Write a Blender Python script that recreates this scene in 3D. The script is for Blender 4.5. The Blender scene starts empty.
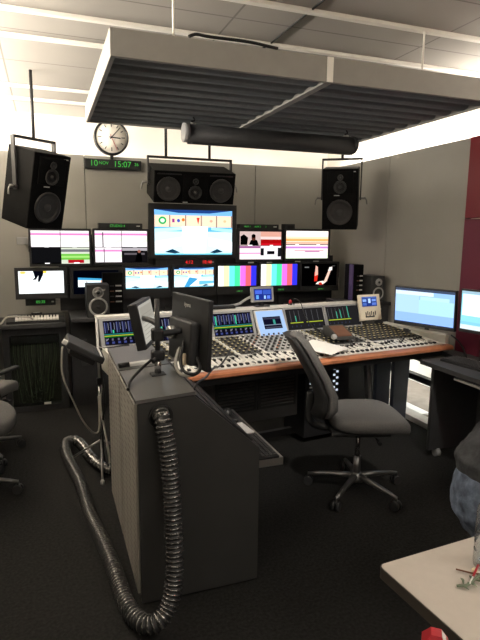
import bpy, bmesh, math, random
from mathutils import Vector, Matrix, Euler
random.seed(7)
S = bpy.context.scene
C = S.collection
R = math.radians
PI = math.pi

# ------------------------------------------------------------------ materials
def mat(name, col, rough=.6, metal=0., var=.06, scale=18., bump=0., bscale=120., spec=.4, coat=0.):
    m = bpy.data.materials.new(name); m.use_nodes = True
    nt = m.node_tree; b = nt.nodes['Principled BSDF']
    b.inputs['Roughness'].default_value = rough
    b.inputs['Metallic'].default_value = metal
    b.inputs['Specular IOR Level'].default_value = spec
    b.inputs['Coat Weight'].default_value = coat
    tc = nt.nodes.new('ShaderNodeTexCoord')
    n = nt.nodes.new('ShaderNodeTexNoise'); n.inputs['Scale'].default_value = scale; n.inputs['Detail'].default_value = 4
    nt.links.new(tc.outputs['Object'], n.inputs['Vector'])
    r = nt.nodes.new('ShaderNodeValToRGB')
    r.color_ramp.elements[0].position = .3; r.color_ramp.elements[1].position = .7
    r.color_ramp.elements[0].color = [max(0, c*(1-var)) for c in col]+[1]
    r.color_ramp.elements[1].color = [min(1, c*(1+var)) for c in col]+[1]
    nt.links.new(n.outputs['Fac'], r.inputs['Fac']); nt.links.new(r.outputs['Color'], b.inputs['Base Color'])
    if bump:
        n2 = nt.nodes.new('ShaderNodeTexNoise'); n2.inputs['Scale'].default_value = bscale; n2.inputs['Detail'].default_value = 3
        nt.links.new(tc.outputs['Object'], n2.inputs['Vector'])
        bp = nt.nodes.new('ShaderNodeBump'); bp.inputs['Strength'].default_value = bump; bp.inputs['Distance'].default_value = .01
        nt.links.new(n2.outputs['Fac'], bp.inputs['Height']); nt.links.new(bp.outputs['Normal'], b.inputs['Normal'])
    return m

def emis(name, col, strength):
    m = bpy.data.materials.new(name); m.use_nodes = True
    nt = m.node_tree; nt.nodes.clear()
    o = nt.nodes.new('ShaderNodeOutputMaterial'); e = nt.nodes.new('ShaderNodeEmission')
    e.inputs['Color'].default_value = list(col)+[1]; e.inputs['Strength'].default_value = strength
    nt.links.new(e.outputs[0], o.inputs[0]); return m

def screen_mat(name, strength):
    m = bpy.data.materials.new(name); m.use_nodes = True
    nt = m.node_tree; nt.nodes.clear()
    o = nt.nodes.new('ShaderNodeOutputMaterial'); e = nt.nodes.new('ShaderNodeEmission')
    a = nt.nodes.new('ShaderNodeVertexColor'); a.layer_name = 'picture'
    e.inputs['Strength'].default_value = strength
    nt.links.new(a.outputs['Color'], e.inputs['Color']); nt.links.new(e.outputs[0], o.inputs[0]); return m

def slot_mat(name, col, rough):          # perforated sheet metal: rows of short slots
    m = mat(name, col, rough, .3)
    nt = m.node_tree; b = nt.nodes['Principled BSDF']
    tc = nt.nodes.new('ShaderNodeTexCoord'); sp = nt.nodes.new('ShaderNodeSeparateXYZ'); nt.links.new(tc.outputs['Object'], sp.inputs[0])
    def node(op, a, bb=None):
        n = nt.nodes.new('ShaderNodeMath'); n.operation = op
        for i, v in enumerate((a, bb)):
            if v is None: continue
            if isinstance(v, (int, float)): n.inputs[i].default_value = v
            else: nt.links.new(v, n.inputs[i])
        return n.outputs[0]
    row = node('DIVIDE', sp.outputs['Z'], .030)
    fr = node('FRACT', row); par = node('MULTIPLY', node('FLOOR', row), .0)
    fy = node('FRACT', node('ADD', node('DIVIDE', node('ADD', sp.outputs['Y'], .452), .1178), par))
    a = node('LESS_THAN', fr, .26); c = node('LESS_THAN', fy, .55)
    k = node('MULTIPLY', a, c)
    src = b.inputs['Base Color'].links[0].from_socket
    mx = nt.nodes.new('ShaderNodeMixRGB'); nt.links.new(k, mx.inputs[0]); nt.links.new(src, mx.inputs[1])
    mx.inputs[2].default_value = (.15, .141, .125, 1)
    nt.links.new(mx.outputs[0], b.inputs['Base Color']); return m

def grid_mat(name, col, line, sx, sy, wd, rough=.8):   # ceiling tiles
    m = mat(name, col, rough, 0, .03, 3)
    nt = m.node_tree; b = nt.nodes['Principled BSDF']
    tc = nt.nodes.new('ShaderNodeTexCoord'); br = nt.nodes.new('ShaderNodeTexBrick')
    br.offset = 0.; br.inputs['Scale'].default_value = 1.; br.inputs['Mortar Size'].default_value = wd
    br.inputs['Mortar Smooth'].default_value = 0
    br.inputs['Brick Width'].default_value = sx; br.inputs['Row Height'].default_value = sy
    mp = nt.nodes.new('ShaderNodeMapping'); mp.inputs['Location'].default_value = (.22, .14, 0)
    nt.links.new(tc.outputs['Object'], mp.inputs[0]); nt.links.new(mp.outputs[0], br.inputs['Vector'])
    src = b.inputs['Base Color'].links[0].from_socket
    mx = nt.nodes.new('ShaderNodeMixRGB'); nt.links.new(br.outputs['Fac'], mx.inputs[0]); nt.links.new(src, mx.inputs[1])
    mx.inputs[2].default_value = list(line)+[1]; nt.links.new(mx.outputs[0], b.inputs['Base Color']); return m

def carpet_mat():
    m = mat('carpet', (.021, .0205, .0195), .95, 0, .35, 70, .35, 260, .12)
    return m

M = {}
M['carpet'] = carpet_mat()
M['panel'] = mat('wall_panel', (.285, .275, .248), .75, 0, .04, 2.5, .05, 300)
M['white_wall'] = mat('white_wall', (.80, .76, .69), .85, 0, .02, 3)
M['tile'] = grid_mat('ceiling_tile', (.40, .37, .33), (.22, .205, .185), 1.25, .625, .006)
M['beam'] = mat('beam', (.95, .91, .83), .6, 0, .02)  # paler than the tiles: cove light on the beams put into the colour
M['fascia'] = mat('fascia', (.33, .315, .285), .6, 0, .03)
M['foam'] = mat('foam', (.20, .213, .222), .9, 0, .06, 30, .3, 200)
M['red'] = mat('red_panel', (.15, .006, .013), .45, 0, .05, 4)
M['crimson'] = mat('crimson_panel', (.13, .011, .030), .5, 0, .06, 4)
M['black'] = mat('black_plastic', (.014, .014, .015), .42, 0, .15)
M['satin_black'] = mat('satin_black', (.022, .022, .023), .5, 0, .12, 25)
M['speaker_black'] = mat('speaker_black', (.005, .005, .005), .6, 0, .2, 40, .1, 200, .06)
M['cone'] = mat('cone', (.035, .034, .033), .35, 0, .15, 30)
M['dome'] = mat('dome', (.05, .049, .047), .4, 0, .1)
M['charcoal'] = mat('charcoal', (.035, .035, .036), .55, 0, .1, 20, .05, 300)
M['desk_top'] = mat('desk_laminate', (.040, .040, .041), .5, 0, .12, 30)
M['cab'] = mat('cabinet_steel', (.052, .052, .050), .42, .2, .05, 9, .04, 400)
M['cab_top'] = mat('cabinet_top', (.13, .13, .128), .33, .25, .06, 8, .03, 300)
M['slot'] = slot_mat('perforated_steel', (.36, .34, .30), .5)
M['chrome'] = mat('chrome', (.62, .61, .60), .18, 1., .03)
M['steel'] = mat('brushed_steel', (.45, .44, .42), .35, .9, .05)
M['dark_chrome'] = mat('dark_chrome', (.22, .215, .21), .3, .8, .06)
M['hose'] = mat('hose', (.22, .216, .205), .18, .72, .92, 42, 0, 100, .7)  # strong dark-to-steel noise paints sparkling highlights onto the hose
M['cable'] = mat('cable', (.012, .012, .012), .4)
M['cable_grey'] = mat('cable_grey', (.42, .40, .36), .5)
M['fabric'] = mat('chair_fabric', (.135, .132, .128), .9, 0, .12, 120, .25, 500, .2)
M['chair_shell'] = mat('chair_shell', (.016, .016, .016), .6)
M['wood'] = mat('armrest_wood', (.40, .15, .07), .4, 0, .18, 14)
M['console'] = mat('console_surface', (.56, .55, .52), .45, .2, .06, 20)
M['console_dark'] = mat('console_dark', (.06, .058, .054), .5, .1, .1)
M['console_edge'] = mat('console_edge', (.80, .78, .72), .45, .1, .04)
M['gold'] = mat('gold_cap', (.62, .54, .30), .45, .2)
M['pale'] = mat('pale_cap', (.78, .76, .71), .45)
M['beige'] = mat('beige_plastic', (.86, .77, .61), .5, 0, .03)
M['grey_plastic'] = mat('grey_plastic', (.30, .30, .30), .5)
M['light_grey'] = mat('light_grey', (.55, .54, .52), .5)
M['white'] = mat('white_plastic', (.80, .78, .74), .5, 0, .03)
M['paper'] = mat('paper', (.85, .84, .80), .8, 0, .02)
M['table'] = mat('table_laminate', (.50, .45, .395), .45, 0, .025, 40)
M['table_edge'] = mat('table_edge', (.045, .039, .032), .5)
M['jeans'] = mat('denim', (.125, .155, .215), .9, 0, .45, 22, .9, 26, .2)
M['hoodie'] = mat('sweatshirt', (.052, .054, .058), .95, 0, .2, 40, .8, 22, .15)
M['skin'] = mat('skin', (.56, .36, .27), .55, 0, .05)
M['hair'] = mat('hair', (.05, .032, .02), .6, 0, .4, 80, .6, 90)
M['shoe'] = mat('shoe', (.03, .03, .03), .6)
M['eye'] = mat('eye', (.75, .74, .72), .2)
M['lip'] = mat('lip', (.45, .20, .17), .5)
M['red_plastic'] = mat('red_plastic', (.42, .02, .03), .35)
M['green_leaf'] = mat('grey_green', (.17, .21, .14), .7, 0, .2, 60)
M['brown'] = mat('brown', (.16, .07, .04), .6)
M['cream'] = mat('cream', (.75, .62, .42), .6)
M['face'] = mat('clock_face', (.93, .88, .78), .5, 0, .02)
M['purple'] = mat('purple', (.09, .06, .17), .45)
M['blue_grey'] = mat('blue_grey', (.035, .042, .062), .5, 0, .1)
M['rack_wire'] = mat('rack_wire', (.10, .105, .085), .6)
M['rack_grey'] = mat('rack_grey', (.055, .057, .052), .6)
M['silver_ring'] = mat('silver_ring', (.42, .42, .41), .4, .3, .04)
M['ground'] = mat('paving', (.20, .165, .13), .9, 0, .15, 8, .2, 60)
M['outwall'] = mat('outdoor_white', (.85, .84, .80), .8, 0, .02)
M['green_led'] = emis('green_led', (.10, .62, .10), .62)
M['panel_grey'] = mat('panel_grey', (.38, .38, .37), .45, .1)
M['modesty'] = mat('modesty', (.085, .085, .083), .5, .1)
M['knob_grey'] = mat('knob_grey', (.035, .034, .032), .45)
M['red_led'] = emis('red_led', (1., .03, .03), 1.0)
M['white_led'] = emis('white_led', (.8, .88, 1.), .7)
M['screen'] = screen_mat('screen_picture', 1.25)
M['screen_dim'] = screen_mat('screen_picture_dim', 1.0)
M['tube'] = emis('fluorescent_tube', (1., .86, .66), 14.)

def glass_mat(name, col, rough=.0, ior=1.45):
    m = bpy.data.materials.new(name); m.use_nodes = True
    b = m.node_tree.nodes['Principled BSDF']
    b.inputs['Base Color'].default_value = list(col)+[1]; b.inputs['Roughness'].default_value = rough
    b.inputs['Transmission Weight'].default_value = 1.; b.inputs['IOR'].default_value = ior
    return m
M['glass'] = glass_mat('pane_glass', (.95, .97, .97), 0, 1.02)
M['smoked'] = glass_mat('smoked_glass', (.72, .75, .72), .05, 1.05)
def film_mat(name, col, k):
    m = bpy.data.materials.new(name); m.use_nodes = True
    nt = m.node_tree; nt.nodes.clear()
    o = nt.nodes.new('ShaderNodeOutputMaterial'); mx = nt.nodes.new('ShaderNodeMixShader'); t = nt.nodes.new('ShaderNodeBsdfTransparent'); g = nt.nodes.new('ShaderNodeBsdfGlossy'); lw = nt.nodes.new('ShaderNodeLayerWeight')
    t.inputs['Color'].default_value = list(col)+[1]; g.inputs['Roughness'].default_value = .08; lw.inputs['Blend'].default_value = k
    nt.links.new(lw.outputs['Facing'], mx.inputs[0]); nt.links.new(t.outputs[0], mx.inputs[1]); nt.links.new(g.outputs[0], mx.inputs[2]); nt.links.new(mx.outputs[0], o.inputs[0]); return m
M['pet'] = film_mat('bottle_film', (.90, .92, .93), .30)
M['water'] = film_mat('water', (.82, .86, .88), .15)

# ------------------------------------------------------------------ mesh builder
class MB:
    def __init__(s): s.bm = bmesh.new(); s.mats = []
    def _mi(s, m):
        if m not in s.mats: s.mats.append(m)
        return s.mats.index(m)
    def box(s, c, d, m, rot=None, bev=0., seg=2, smooth=False):
        t = bmesh.new(); bmesh.ops.create_cube(t, size=1)
        for v in t.verts: v.co = Vector((v.co.x*d[0], v.co.y*d[1], v.co.z*d[2]))
        if bev: bmesh.ops.bevel(t, geom=t.edges[:], offset=min(bev, min(d)*.49), segments=seg, affect='EDGES', profile=.5)
        mx = Matrix.Translation(Vector(c)) @ (rot.to_4x4() if rot else Matrix())
        return s._merge(t, mx, m, smooth or bev > .012)
    def span(s, x0, x1, y0, y1, z0, z1, m, bev=0., seg=2):
        return s.box(((x0+x1)/2, (y0+y1)/2, (z0+z1)/2), (x1-x0, y1-y0, z1-z0), m, None, bev, seg)
    def _merge(s, t, mx, m, smooth):
        i = s._mi(m); vm = {}
        for v in t.verts: vm[v] = s.bm.verts.new(mx @ v.co)
        for f in t.faces:
            try:
                g = s.bm.faces.new([vm[v] for v in f.verts]); g.material_index = i; g.smooth = smooth
            except ValueError: pass
        t.free(); return s
    def ring_loft(s, rings, m, smooth=True, caps=True, closed=False):
        i = s._mi(m); vs = [[s.bm.verts.new(Vector(p)) for p in r] for r in rings]
        n = len(vs[0]); pairs = list(zip(vs[:-1], vs[1:]))
        if closed: pairs.append((vs[-1], vs[0]))
        for a, b in pairs:
            for k in range(n):
                f = s.bm.faces.new([a[k], a[(k+1) % n], b[(k+1) % n], b[k]]); f.material_index = i; f.smooth = smooth
        if caps and not closed:
            for r in (vs[0][::-1], vs[-1]):
                try: f = s.bm.faces.new(r); f.material_index = i
                except ValueError: pass
        return s
    def cyl(s, p0, p1, r0, m, r1=None, seg=16, smooth=True):
        p0, p1 = Vector(p0), Vector(p1); r1 = r0 if r1 is None else r1
        z = (p1-p0).normalized(); a = z.orthogonal().normalized(); b = z.cross(a)
        rg = lambda p, r: [p+(a*math.cos(2*PI*k/seg)+b*math.sin(2*PI*k/seg))*r for k in range(seg)]
        return s.ring_loft([rg(p0, r0), rg(p1, r1)], m, smooth)
    def lathe(s, prof, m, mx=None, seg=24, smooth=True):   # prof: (radius, height) about local Z
        mx = mx or Matrix()
        rings = [[mx @ Vector((max(r, 1e-4)*math.cos(2*PI*k/seg), max(r, 1e-4)*math.sin(2*PI*k/seg), h)) for k in range(seg)] for r, h in prof]
        return s.ring_loft(rings, m, smooth)
    def tube(s, pts, r, m, seg=8, radii=None):
        pts = [Vector(p) for p in pts]; rings = []; prev = None
        for k, p in enumerate(pts):
            t = (pts[min(k+1, len(pts)-1)]-pts[max(k-1, 0)]).normalized()
            if prev is None: a = t.orthogonal().normalized()
            else:
                a = prev - t*prev.dot(t)
                a = a.normalized() if a.length > 1e-6 else t.orthogonal().normalized()
            prev = a; b = t.cross(a); rr = radii[k] if radii else r
            rings.append([p+(a*math.cos(2*PI*j/seg)+b*math.sin(2*PI*j/seg))*rr for j in range(seg)])
        return s.ring_loft(rings, m)
    def prism(s, poly, lo, hi, axis, m, smooth=False):     # poly: 2D points in the two other axes
        def P(u, v, w): return (w, u, v) if axis == 'x' else (u, w, v) if axis == 'y' else (u, v, w)
        return s.ring_loft([[P(u, v, lo) for u, v in poly], [P(u, v, hi) for u, v in poly]], m, smooth)
    def face(s, pts, m):
        f = s.bm.faces.new([s.bm.verts.new(Vector(p)) for p in pts]); f.material_index = s._mi(m); return s
    def mesh(s, name):
        bmesh.ops.recalc_face_normals(s.bm, faces=s.bm.faces[:])
        me = bpy.data.meshes.new(name); s.bm.to_mesh(me); s.bm.free()
        for m in s.mats: me.materials.append(M[m] if isinstance(m, str) else m)
        return me
    def build(s, name, parent=None, loc=None, rot=None):
        o = bpy.data.objects.new(name, s.mesh(name)); C.objects.link(o)
        if parent: o.parent = parent
        if loc: o.location = loc
        if rot: o.rotation_euler = rot
        return o

def cat(pts, n=8):            # Catmull-Rom through points
    P = [Vector(p) for p in pts]; P = [P[0]*2-P[1]]+P+[P[-1]*2-P[-2]]; out = []
    for i in range(1, len(P)-2):
        for k in range(n):
            t = k/n; a, b, c, d = P[i-1:i+3]
            out.append(.5*((2*b)+(c-a)*t+(2*a-5*b+4*c-d)*t*t+(3*b-a-3*c+d)*t**3))
    out.append(P[-2]); return out

def thing(name, label, catg, loc=(0, 0, 0), rot=(0, 0, 0), group=None):
    o = bpy.data.objects.new(name, None); C.objects.link(o); o.empty_display_size = .1
    o.location = loc; o.rotation_euler = rot; o['label'] = label; o['category'] = catg
    if group: o['group'] = group
    return o
def tag(o, label, catg, group=None):
    o['label'] = label; o['category'] = catg
    if group: o['group'] = group
    return o
def struct(o): o['kind'] = 'structure'; return o
def dup(root, loc, rotz, label, group=None):
    r = root.copy(); C.objects.link(r); r.location = loc; r.rotation_euler = (0, 0, rotz); r['label'] = label
    if group: r['group'] = group
    for ch in list(root.children):
        c = ch.copy(); C.objects.link(c); c.parent = r
        for g in list(ch.children):
            d = g.copy(); C.objects.link(d); d.parent = c
    return r
def text(body, size, m, name, parent, loc, rot=(PI/2, 0, 0), align='CENTER', ext=.0006):
    cu = bpy.data.curves.new('tmp', 'FONT'); cu.body = body; cu.size = size; cu.extrude = ext
    cu.align_x = align; cu.align_y = 'CENTER'
    t = bpy.data.objects.new('tmp', cu); C.objects.link(t)
    dg = bpy.context.evaluated_depsgraph_get(); dg.update()
    me = bpy.data.meshes.new_from_object(t.evaluated_get(dg)); me.name = name
    bpy.data.objects.remove(t); bpy.data.curves.remove(cu)
    me.materials.clear(); me.materials.append(M[m])
    o = bpy.data.objects.new(name, me); C.objects.link(o); o.parent = parent; o.location = loc; o.rotation_euler = rot
    return o

# a lit picture: coloured polygons in 0..1 on a plane facing -Y (x right, z up), centred on x, z
def picture(name, w, h, polys, parent, loc, rot=None, m='screen'):
    bm = bmesh.new(); cl = bm.loops.layers.float_color.new('picture')
    for i, (pts, col) in enumerate(polys):
        f = bm.faces.new([bm.verts.new(((u-.5)*w, -.00025*i, (v-.5)*h)) for u, v in pts])
        c = [max(0, x)**(1.9 if m == 'screen' else 1.35) for x in col]
        for l in f.loops: l[cl] = (c[0], c[1], c[2], 1)
    me = bpy.data.meshes.new(name); bm.to_mesh(me); bm.free(); me.materials.append(M[m])
    o = bpy.data.objects.new(name, me); C.objects.link(o); o.parent = parent; o.location = loc
    if rot: o.rotation_euler = rot
    return o
def rc(u0, v0, u1, v1): return [(u0, v0), (u1, v0), (u1, v1), (u0, v1)]
def disc(u, v, ru, rv, n=14): return [(u+ru*math.cos(2*PI*k/n), v+rv*math.sin(2*PI*k/n)) for k in range(n)]

# ================================================================== THE SETTING
CEIL = 2.80
struct(MB().span(-1.75, 3.12, -2.7, 6.05, -.08, 0, 'carpet').build('floor'))
struct(MB().span(-1.8, 3.42, -2.8, 6.15, CEIL, CEIL+.1, 'tile').build('ceiling'))
# back wall: grey acoustic panels standing in front of a pale wall, with a light cove between
b = MB()
for x0, x1 in ((-1.02, -.606), (-.60, .378), (.384, 2.150), (2.156, 3.06)):
    b.span(x0, x1, 5.48, 5.56, 0, 2.355, 'panel', .004)
b.span(-1.02, 3.06, 5.52, 5.58, 0, 2.34, 'charcoal')
struct(b.build('wall_back'))
struct(MB().span(-1.75, 3.42, 5.98, 6.1, 0, CEIL, 'white_wall').build('wall_back_upper'))
# right wall: panels, red section, low window
WY0, WY1, WZ = 3.30, 4.62, .555
b = MB()
b.span(3.06, 3.12, 4.352, 5.56, WZ, 2.36, 'panel', .004)
b.span(3.06, 3.12, 3.335, 4.346, WZ, 2.36, 'panel', .004)
b.span(3.06, 3.12, WY1, 5.48, 0, WZ, 'panel', .004)
struct(b.build('wall_right'))
b = MB()
b.span(3.05, 3.12, -2.6, 3.33, 1.76, 2.36, 'red', .004)
for k in range(5):
    b.span(3.05, 3.12, 3.33-.245-k*1.1-(.0 if k == 0 else .855), 3.33-(0 if k == 0 else .25+(k-1)*1.1), 0, 1.752, 'crimson', .004)
struct(b.build('wall_right_red'))
b = MB()
b.span(3.30, 3.42, -2.7, WY0, 0, CEIL, 'white_wall'); b.span(3.30, 3.42, WY1, 6.1, 0, CEIL, 'white_wall')
b.span(3.30, 3.42, WY0, WY1, WZ, CEIL, 'white_wall')
b.span(3.12, 3.30, WY0-.05, WY1+.05, WZ, WZ+.05, 'white_wall'); b.span(3.12, 3.30, WY0-.06, WY0, 0, WZ, 'white_wall')
b.span(3.12, 3.30, WY1, WY1+.06, 0, WZ, 'white_wall')
struct(b.build('wall_right_upper'))
w = MB().span(3.08, 3.11, WY0, WY1, .035, WZ, 'glass').build('window_1'); struct(w)
b = MB(); b.span(3.06, 3.12, WY0, WY1, .34, .392, 'black'); b.span(3.06, 3.12, WY0, WY1, WZ-.03, WZ, 'black')
b.span(3.06, 3.12, WY0, WY1, 0, .035, 'light_grey')
b.build('window_frame', w)
b = MB(); b.span(2.965, 3.06, 3.33, 5.0, 0, .05, 'light_grey', .004); struct(b.build('baseboard_right'))
# left and rear walls close the room (outside the frame)
struct(MB().span(-1.10, -1.02, -2.6, 5.48, 0, 2.355, 'panel').build('wall_left'))
struct(MB().span(-1.58, -1.46, -2.7, 6.1, 0, CEIL, 'white_wall').build('wall_left_upper'))
struct(MB().span(-1.8, 3.42, -2.8, -2.68, 0, CEIL, 'white_wall').build('wall_rear'))
# ceiling beams
for i, y in enumerate((5.32, 4.88, 3.69, 3.27, 2.73, 2.2, 1.65, 1.1, .5, -.2, -.9, -1.6)):
    b = MB(); b.span(-1.46, 3.30, y-.020, y+.020, CEIL-.022, CEIL-.001, 'beam', .003)
    struct(b.build('trim_%d' % (i+1)))
# outdoors beyond the low window
struct(MB().span(3.12, 9, 0, 10, -.1, -.005, 'ground').build('ground_outside'))
struct(MB().span(3.86, 4.0, 1, 10, -.01, 1.2, 'outwall').build('wall_outside'))
struct(MB().span(3.16, 3.26, 3.8, 4.3, -.005, .012, 'outwall').build('trim_20'))

# ================================================================== CEILING CLOUD
X0, X1, Y0, Y1, Z0, Z1 = .315, 2.615, 2.64, 4.23, 2.42, 2.545
cl = thing('acoustic_ceiling_raft', 'large grey framed raft with dark ribbed underside hanging below the ceiling', 'ceiling panel', ((X0+X1)/2, (Y0+Y1)/2, Z0))
ox, oy = (X0+X1)/2, (Y0+Y1)/2; hx, hy = (X1-X0)/2, (Y1-Y0)/2
b = MB()
b.span(-hx, hx, -hy, -hy+.025, 0, .125, 'fascia', .003); b.span(-hx, hx, hy-.025, hy, 0, .125, 'fascia', .003)
b.span(-hx, -hx+.025, -hy+.025, hy-.025, 0, .125, 'fascia', .003); b.span(hx-.025, hx, -hy+.025, hy-.025, 0, .125, 'fascia', .003)
b.span(-hx+.02, hx-.02, -hy+.02, hy-.02, .085, .10, 'foam')
b.build('frame', cl)
b = MB(); n = 10; w_ = (2*hy-.052)/n; ys = []
for k in range(n):
    y = -hy+.026+k*w_
    ys += [(y, .052), (y+.22*w_, .050), (y+.36*w_, .014), (y+.52*w_, .006), (y+.76*w_, .008), (y+.90*w_, .050)]
b.prism(ys+[(hy-.026, .052), (hy-.026, .08), (-hy+.026, .08)], -hx+.026, hx-.026, 'x', 'foam')
b.build('ribbed_foam', cl)
b = MB(); b.span(1.452-ox-.022, 1.452-ox+.022, -hy+.026, hy-.03, -.002, .02, 'fascia')
b.span(1.452-ox-.018, 1.452-ox+.018, -hy-.006, -hy, 0, .125, 'beam')
b.build('joint_strip', cl)
for (x, y) in ((.625, 2.70), (2.10, 2.72), (.62, 4.1), (2.2, 4.1)):
    MB().cyl((x-ox, y-oy, .125), (x-ox, y-oy, CEIL-Z0-.001), .006, 'beam', seg=8).build('hanging_rod', cl)
b = MB().tube(cat([(.69, 2.66, 2.556), (.73, 2.662, 2.572), (.80, 2.665, 2.570), (1.0, 2.665, 2.572), (1.16, 2.665, 2.560)]), .008, 'cable')
tag(b.build('power_cable'), 'short black cable lying along the top front edge of the hanging raft', 'cable')
b = MB().tube(cat([(1.16, 3.33, 2.762), (1.30, 3.36, 2.775), (1.365, 3.30, 2.792), (1.37, 3.05, 2.794), (1.378, 2.5, 2.794), (1.38, 1.9, 2.794)]), .006, 'cable')
tag(b.build('ceiling_cable'), 'black cable running along a ceiling joint above the raft', 'cable')

# rolled projection screen hanging below the raft
ps = thing('projection_screen', 'long dark roll-up projection screen case hanging under the raft', 'projection screen', (1.635, 3.80, 2.255))
prof = [(.055*math.cos(a)+.01, .07+.06*math.sin(a)) for a in [R(d) for d in range(-40, 200, 20)]]+[(-.05, .0), (.03, -.004), (.052, .02)]
b = MB().prism(prof, -.655, .675, 'x', 'charcoal', True); b.build('case', ps)
b = MB().prism([(.072*math.cos(a)+.01, .07+.066*math.sin(a)) for a in [2*PI*k/20 for k in range(20)]], -.69, -.655, 'x', 'grey_plastic', True); b.build('end_cap', ps)
b = MB().prism([(.072*math.cos(a)+.01, .07+.066*math.sin(a)) for a in [2*PI*k/20 for k in range(20)]], .675, .70, 'x', 'charcoal', True); b.build('end_cap', ps)
b = MB().span(-.64, .66, -.046, -.030, -.012, .008, 'satin_black', .004); b.build('bottom_bar', ps)
for x in (-.62, .62):
    b = MB().tube(cat([(x, 0, .132), (x-.012, 0, .145), (x+.01, 0, .155), (x, 0, .178)]), .006, 'cable'); b.tube([(x-.02, 0, .135), (x+.02, 0, .135)], .008, 'steel'); b.build('hook', ps)

# ================================================================== CLOCKS
ck = thing('wall_clock', 'round white-faced wall clock in black rim above the digital date display', 'clock', (.64, 5.44, 2.53))
mx = Matrix.Rotation(PI/2, 4, 'X')
MB().lathe([(.158, -.07), (.166, -.066), (.166, .0), (.160, .012), (.148, .012), (.146, .002)], 'black', mx, 48).build('case', ck)
MB().lathe([(.001, 0), (.148, 0), (.148, .003), (.001, .003)], 'face', mx, 48).build('dial', ck)
b = MB()
for k in range(12):
    a = 2*PI*k/12; L = .026 if k % 3 else .034; q = Matrix.Rotation(-a, 3, 'Y')
    b.box(q @ Vector((0, -.004, .128-L/2)), (.0075, .002, L), 'black', q)
b.build('hour_mark', ck)
for nm, a, L, wd, m, tl in (('hour_hand', 94, .085, .010, 'black', .02), ('minute_hand', 42, .125, .008, 'black', .02), ('second_hand', 156, .125, .004, 'red_plastic', .035)):
    q = Matrix.Rotation(R(a), 3, 'Y')
    MB().box(q @ Vector((0, -.007, (L-tl)/2)), (wd, .002, L+tl), m, q).build(nm, ck)
MB().lathe([(.001, .012), (.008, .012), (.008, .0), (.001, .0)], 'black', mx, 14).build('hub', ck)
MB().span(-.014, .014, .0, .04, -.21, -.16, 'black').build('stem', ck)
dc = thing('digital_clock', 'black digital display with green date and time below the round clock', 'clock', (.65, 5.455, 2.23))
MB().span(-.272, .272, -.03, .024, 0, .092, 'black', .004).build('case', dc)
text('10', .078, 'green_led', 'digits', dc, (-.185, -.032, .048))
text('NOV', .042, 'green_led', 'digits', dc, (-.092, -.032, .054))
text('15:07', .078, 'green_led', 'digits', dc, (.085, -.032, .048))
text('26', .042, 'green_led', 'digits', dc, (.222, -.032, .054))

# ================================================================== MAIN LOUDSPEAKERS
def driver(parent, x, z, r, y, nm='woofer', phase=True):
    mx = Matrix.Translation((x, y, z)) @ Matrix.Rotation(PI/2, 4, 'X')
    b = MB().lathe([(r*1.12, 0), (r*1.12, .006), (r*1.0, .010), (r*.96, .003), (r*.90, .008), (r*.84, .002), (r*.36, -.016), (r*.34, -.014)], 'cone', mx, 32)
    o = b.build(nm, parent)
    MB().lathe([(r*.36, -.016), (r*.33, -.002), (r*.2, .006), (.001, .010)], 'dome', mx, 24).build('dust_cap', o)
    return o
def main_speaker(name, label, loc, yaw, tilt, w, d, h, horizontal, rods):
    t = thing(name, label, 'loudspeaker', loc, (0, 0, yaw), 'main loudspeakers hung above the screens')
    tr = Matrix.Rotation(tilt, 4, 'X')
    def add(o): o.matrix_local = tr @ o.matrix_local; return o
    y = -d/2
    b = MB(); b.span(-w/2, w/2, y, d/2, -h/2, h/2, 'speaker_black', .006)
    add(b.build('cabinet', t))
    if not horizontal:
        z0 = -.115
        add(driver(t, 0, z0, .105, y-.002)); add(driver(t, 0, .115, .052, y-.010, 'midrange'))
        b = MB(); b.box((0, y-.004, .155), (w*.72, .012, .20), 'speaker_black', None, .02, 3); add(b.build('waveguide', t))
        add(driver(t, 0, .20, .024, y-.012, 'tweeter'))
        b = MB(); b.span(-.055, -.005, y-.004, y, .035, .043, 'light_grey'); add(b.build('badge', t))
        b = MB(); b.span(.10, .135, y-.004, y, h/2-.03, h/2-.023, 'light_grey'); add(b.build('badge', t))
    else:
        for sx in (-1, 1): add(driver(t, sx*.225, -.015, .088, y-.002))
        b = MB(); b.box((0, y-.004, 0), (.21, .012, h*.8), 'speaker_black', None, .02, 3); add(b.build('waveguide', t))
        add(driver(t, 0, -.035, .050, y-.010, 'midrange')); add(driver(t, 0, .055, .022, y-.010, 'tweeter'))
        b = MB()
        for sx in (-1, 1): b.span(sx*.22-.10, sx*.22+.10, y-.003, y, h/2-.03, h/2-.02, 'black')
        b.span(-.10, -.06, y-.004, y, -h/2+.008, -h/2+.014, 'light_grey'); add(b.build('port', t))
    # hanging yoke: straight bars, clamp handles at the pivots
    hw = w/2+.018; top = h/2+.07
    b = MB(); b.span(-hw-.006, hw+.006, -.02, .02, top, top+.016, 'satin_black')
    for sx in (-1, 1): b.span(sx*hw-.006, sx*hw+.006, -.02, .02, -.02, top, 'satin_black')
    b.build('yoke', t)
    for sx in (-1, 1):
        b = MB(); b.cyl((sx*(w/2+.003), 0, 0), (sx*(hw+.045), 0, .0), .012, 'dark_chrome'); b.tube(cat([(sx*(hw+.04), 0, 0), (sx*(hw+.055), 0, -.02), (sx*(hw+.06), 0, -.06)]), .007, 'dark_chrome'); b.build('clamp_handle', t)
    for rx in rods:
        MB().cyl((rx, 0, top+.01), (rx, 0, CEIL-loc[2]-.001), .012, 'satin_black', seg=10).build('hanging_rod', t)
    return t
main_speaker('hanging_loudspeaker', 'tall black loudspeaker hanging at the far left, tilted down beside the clock', (-.052, 4.436, 1.952), .668, .254, .325, .306, .558, False, (0,))
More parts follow.
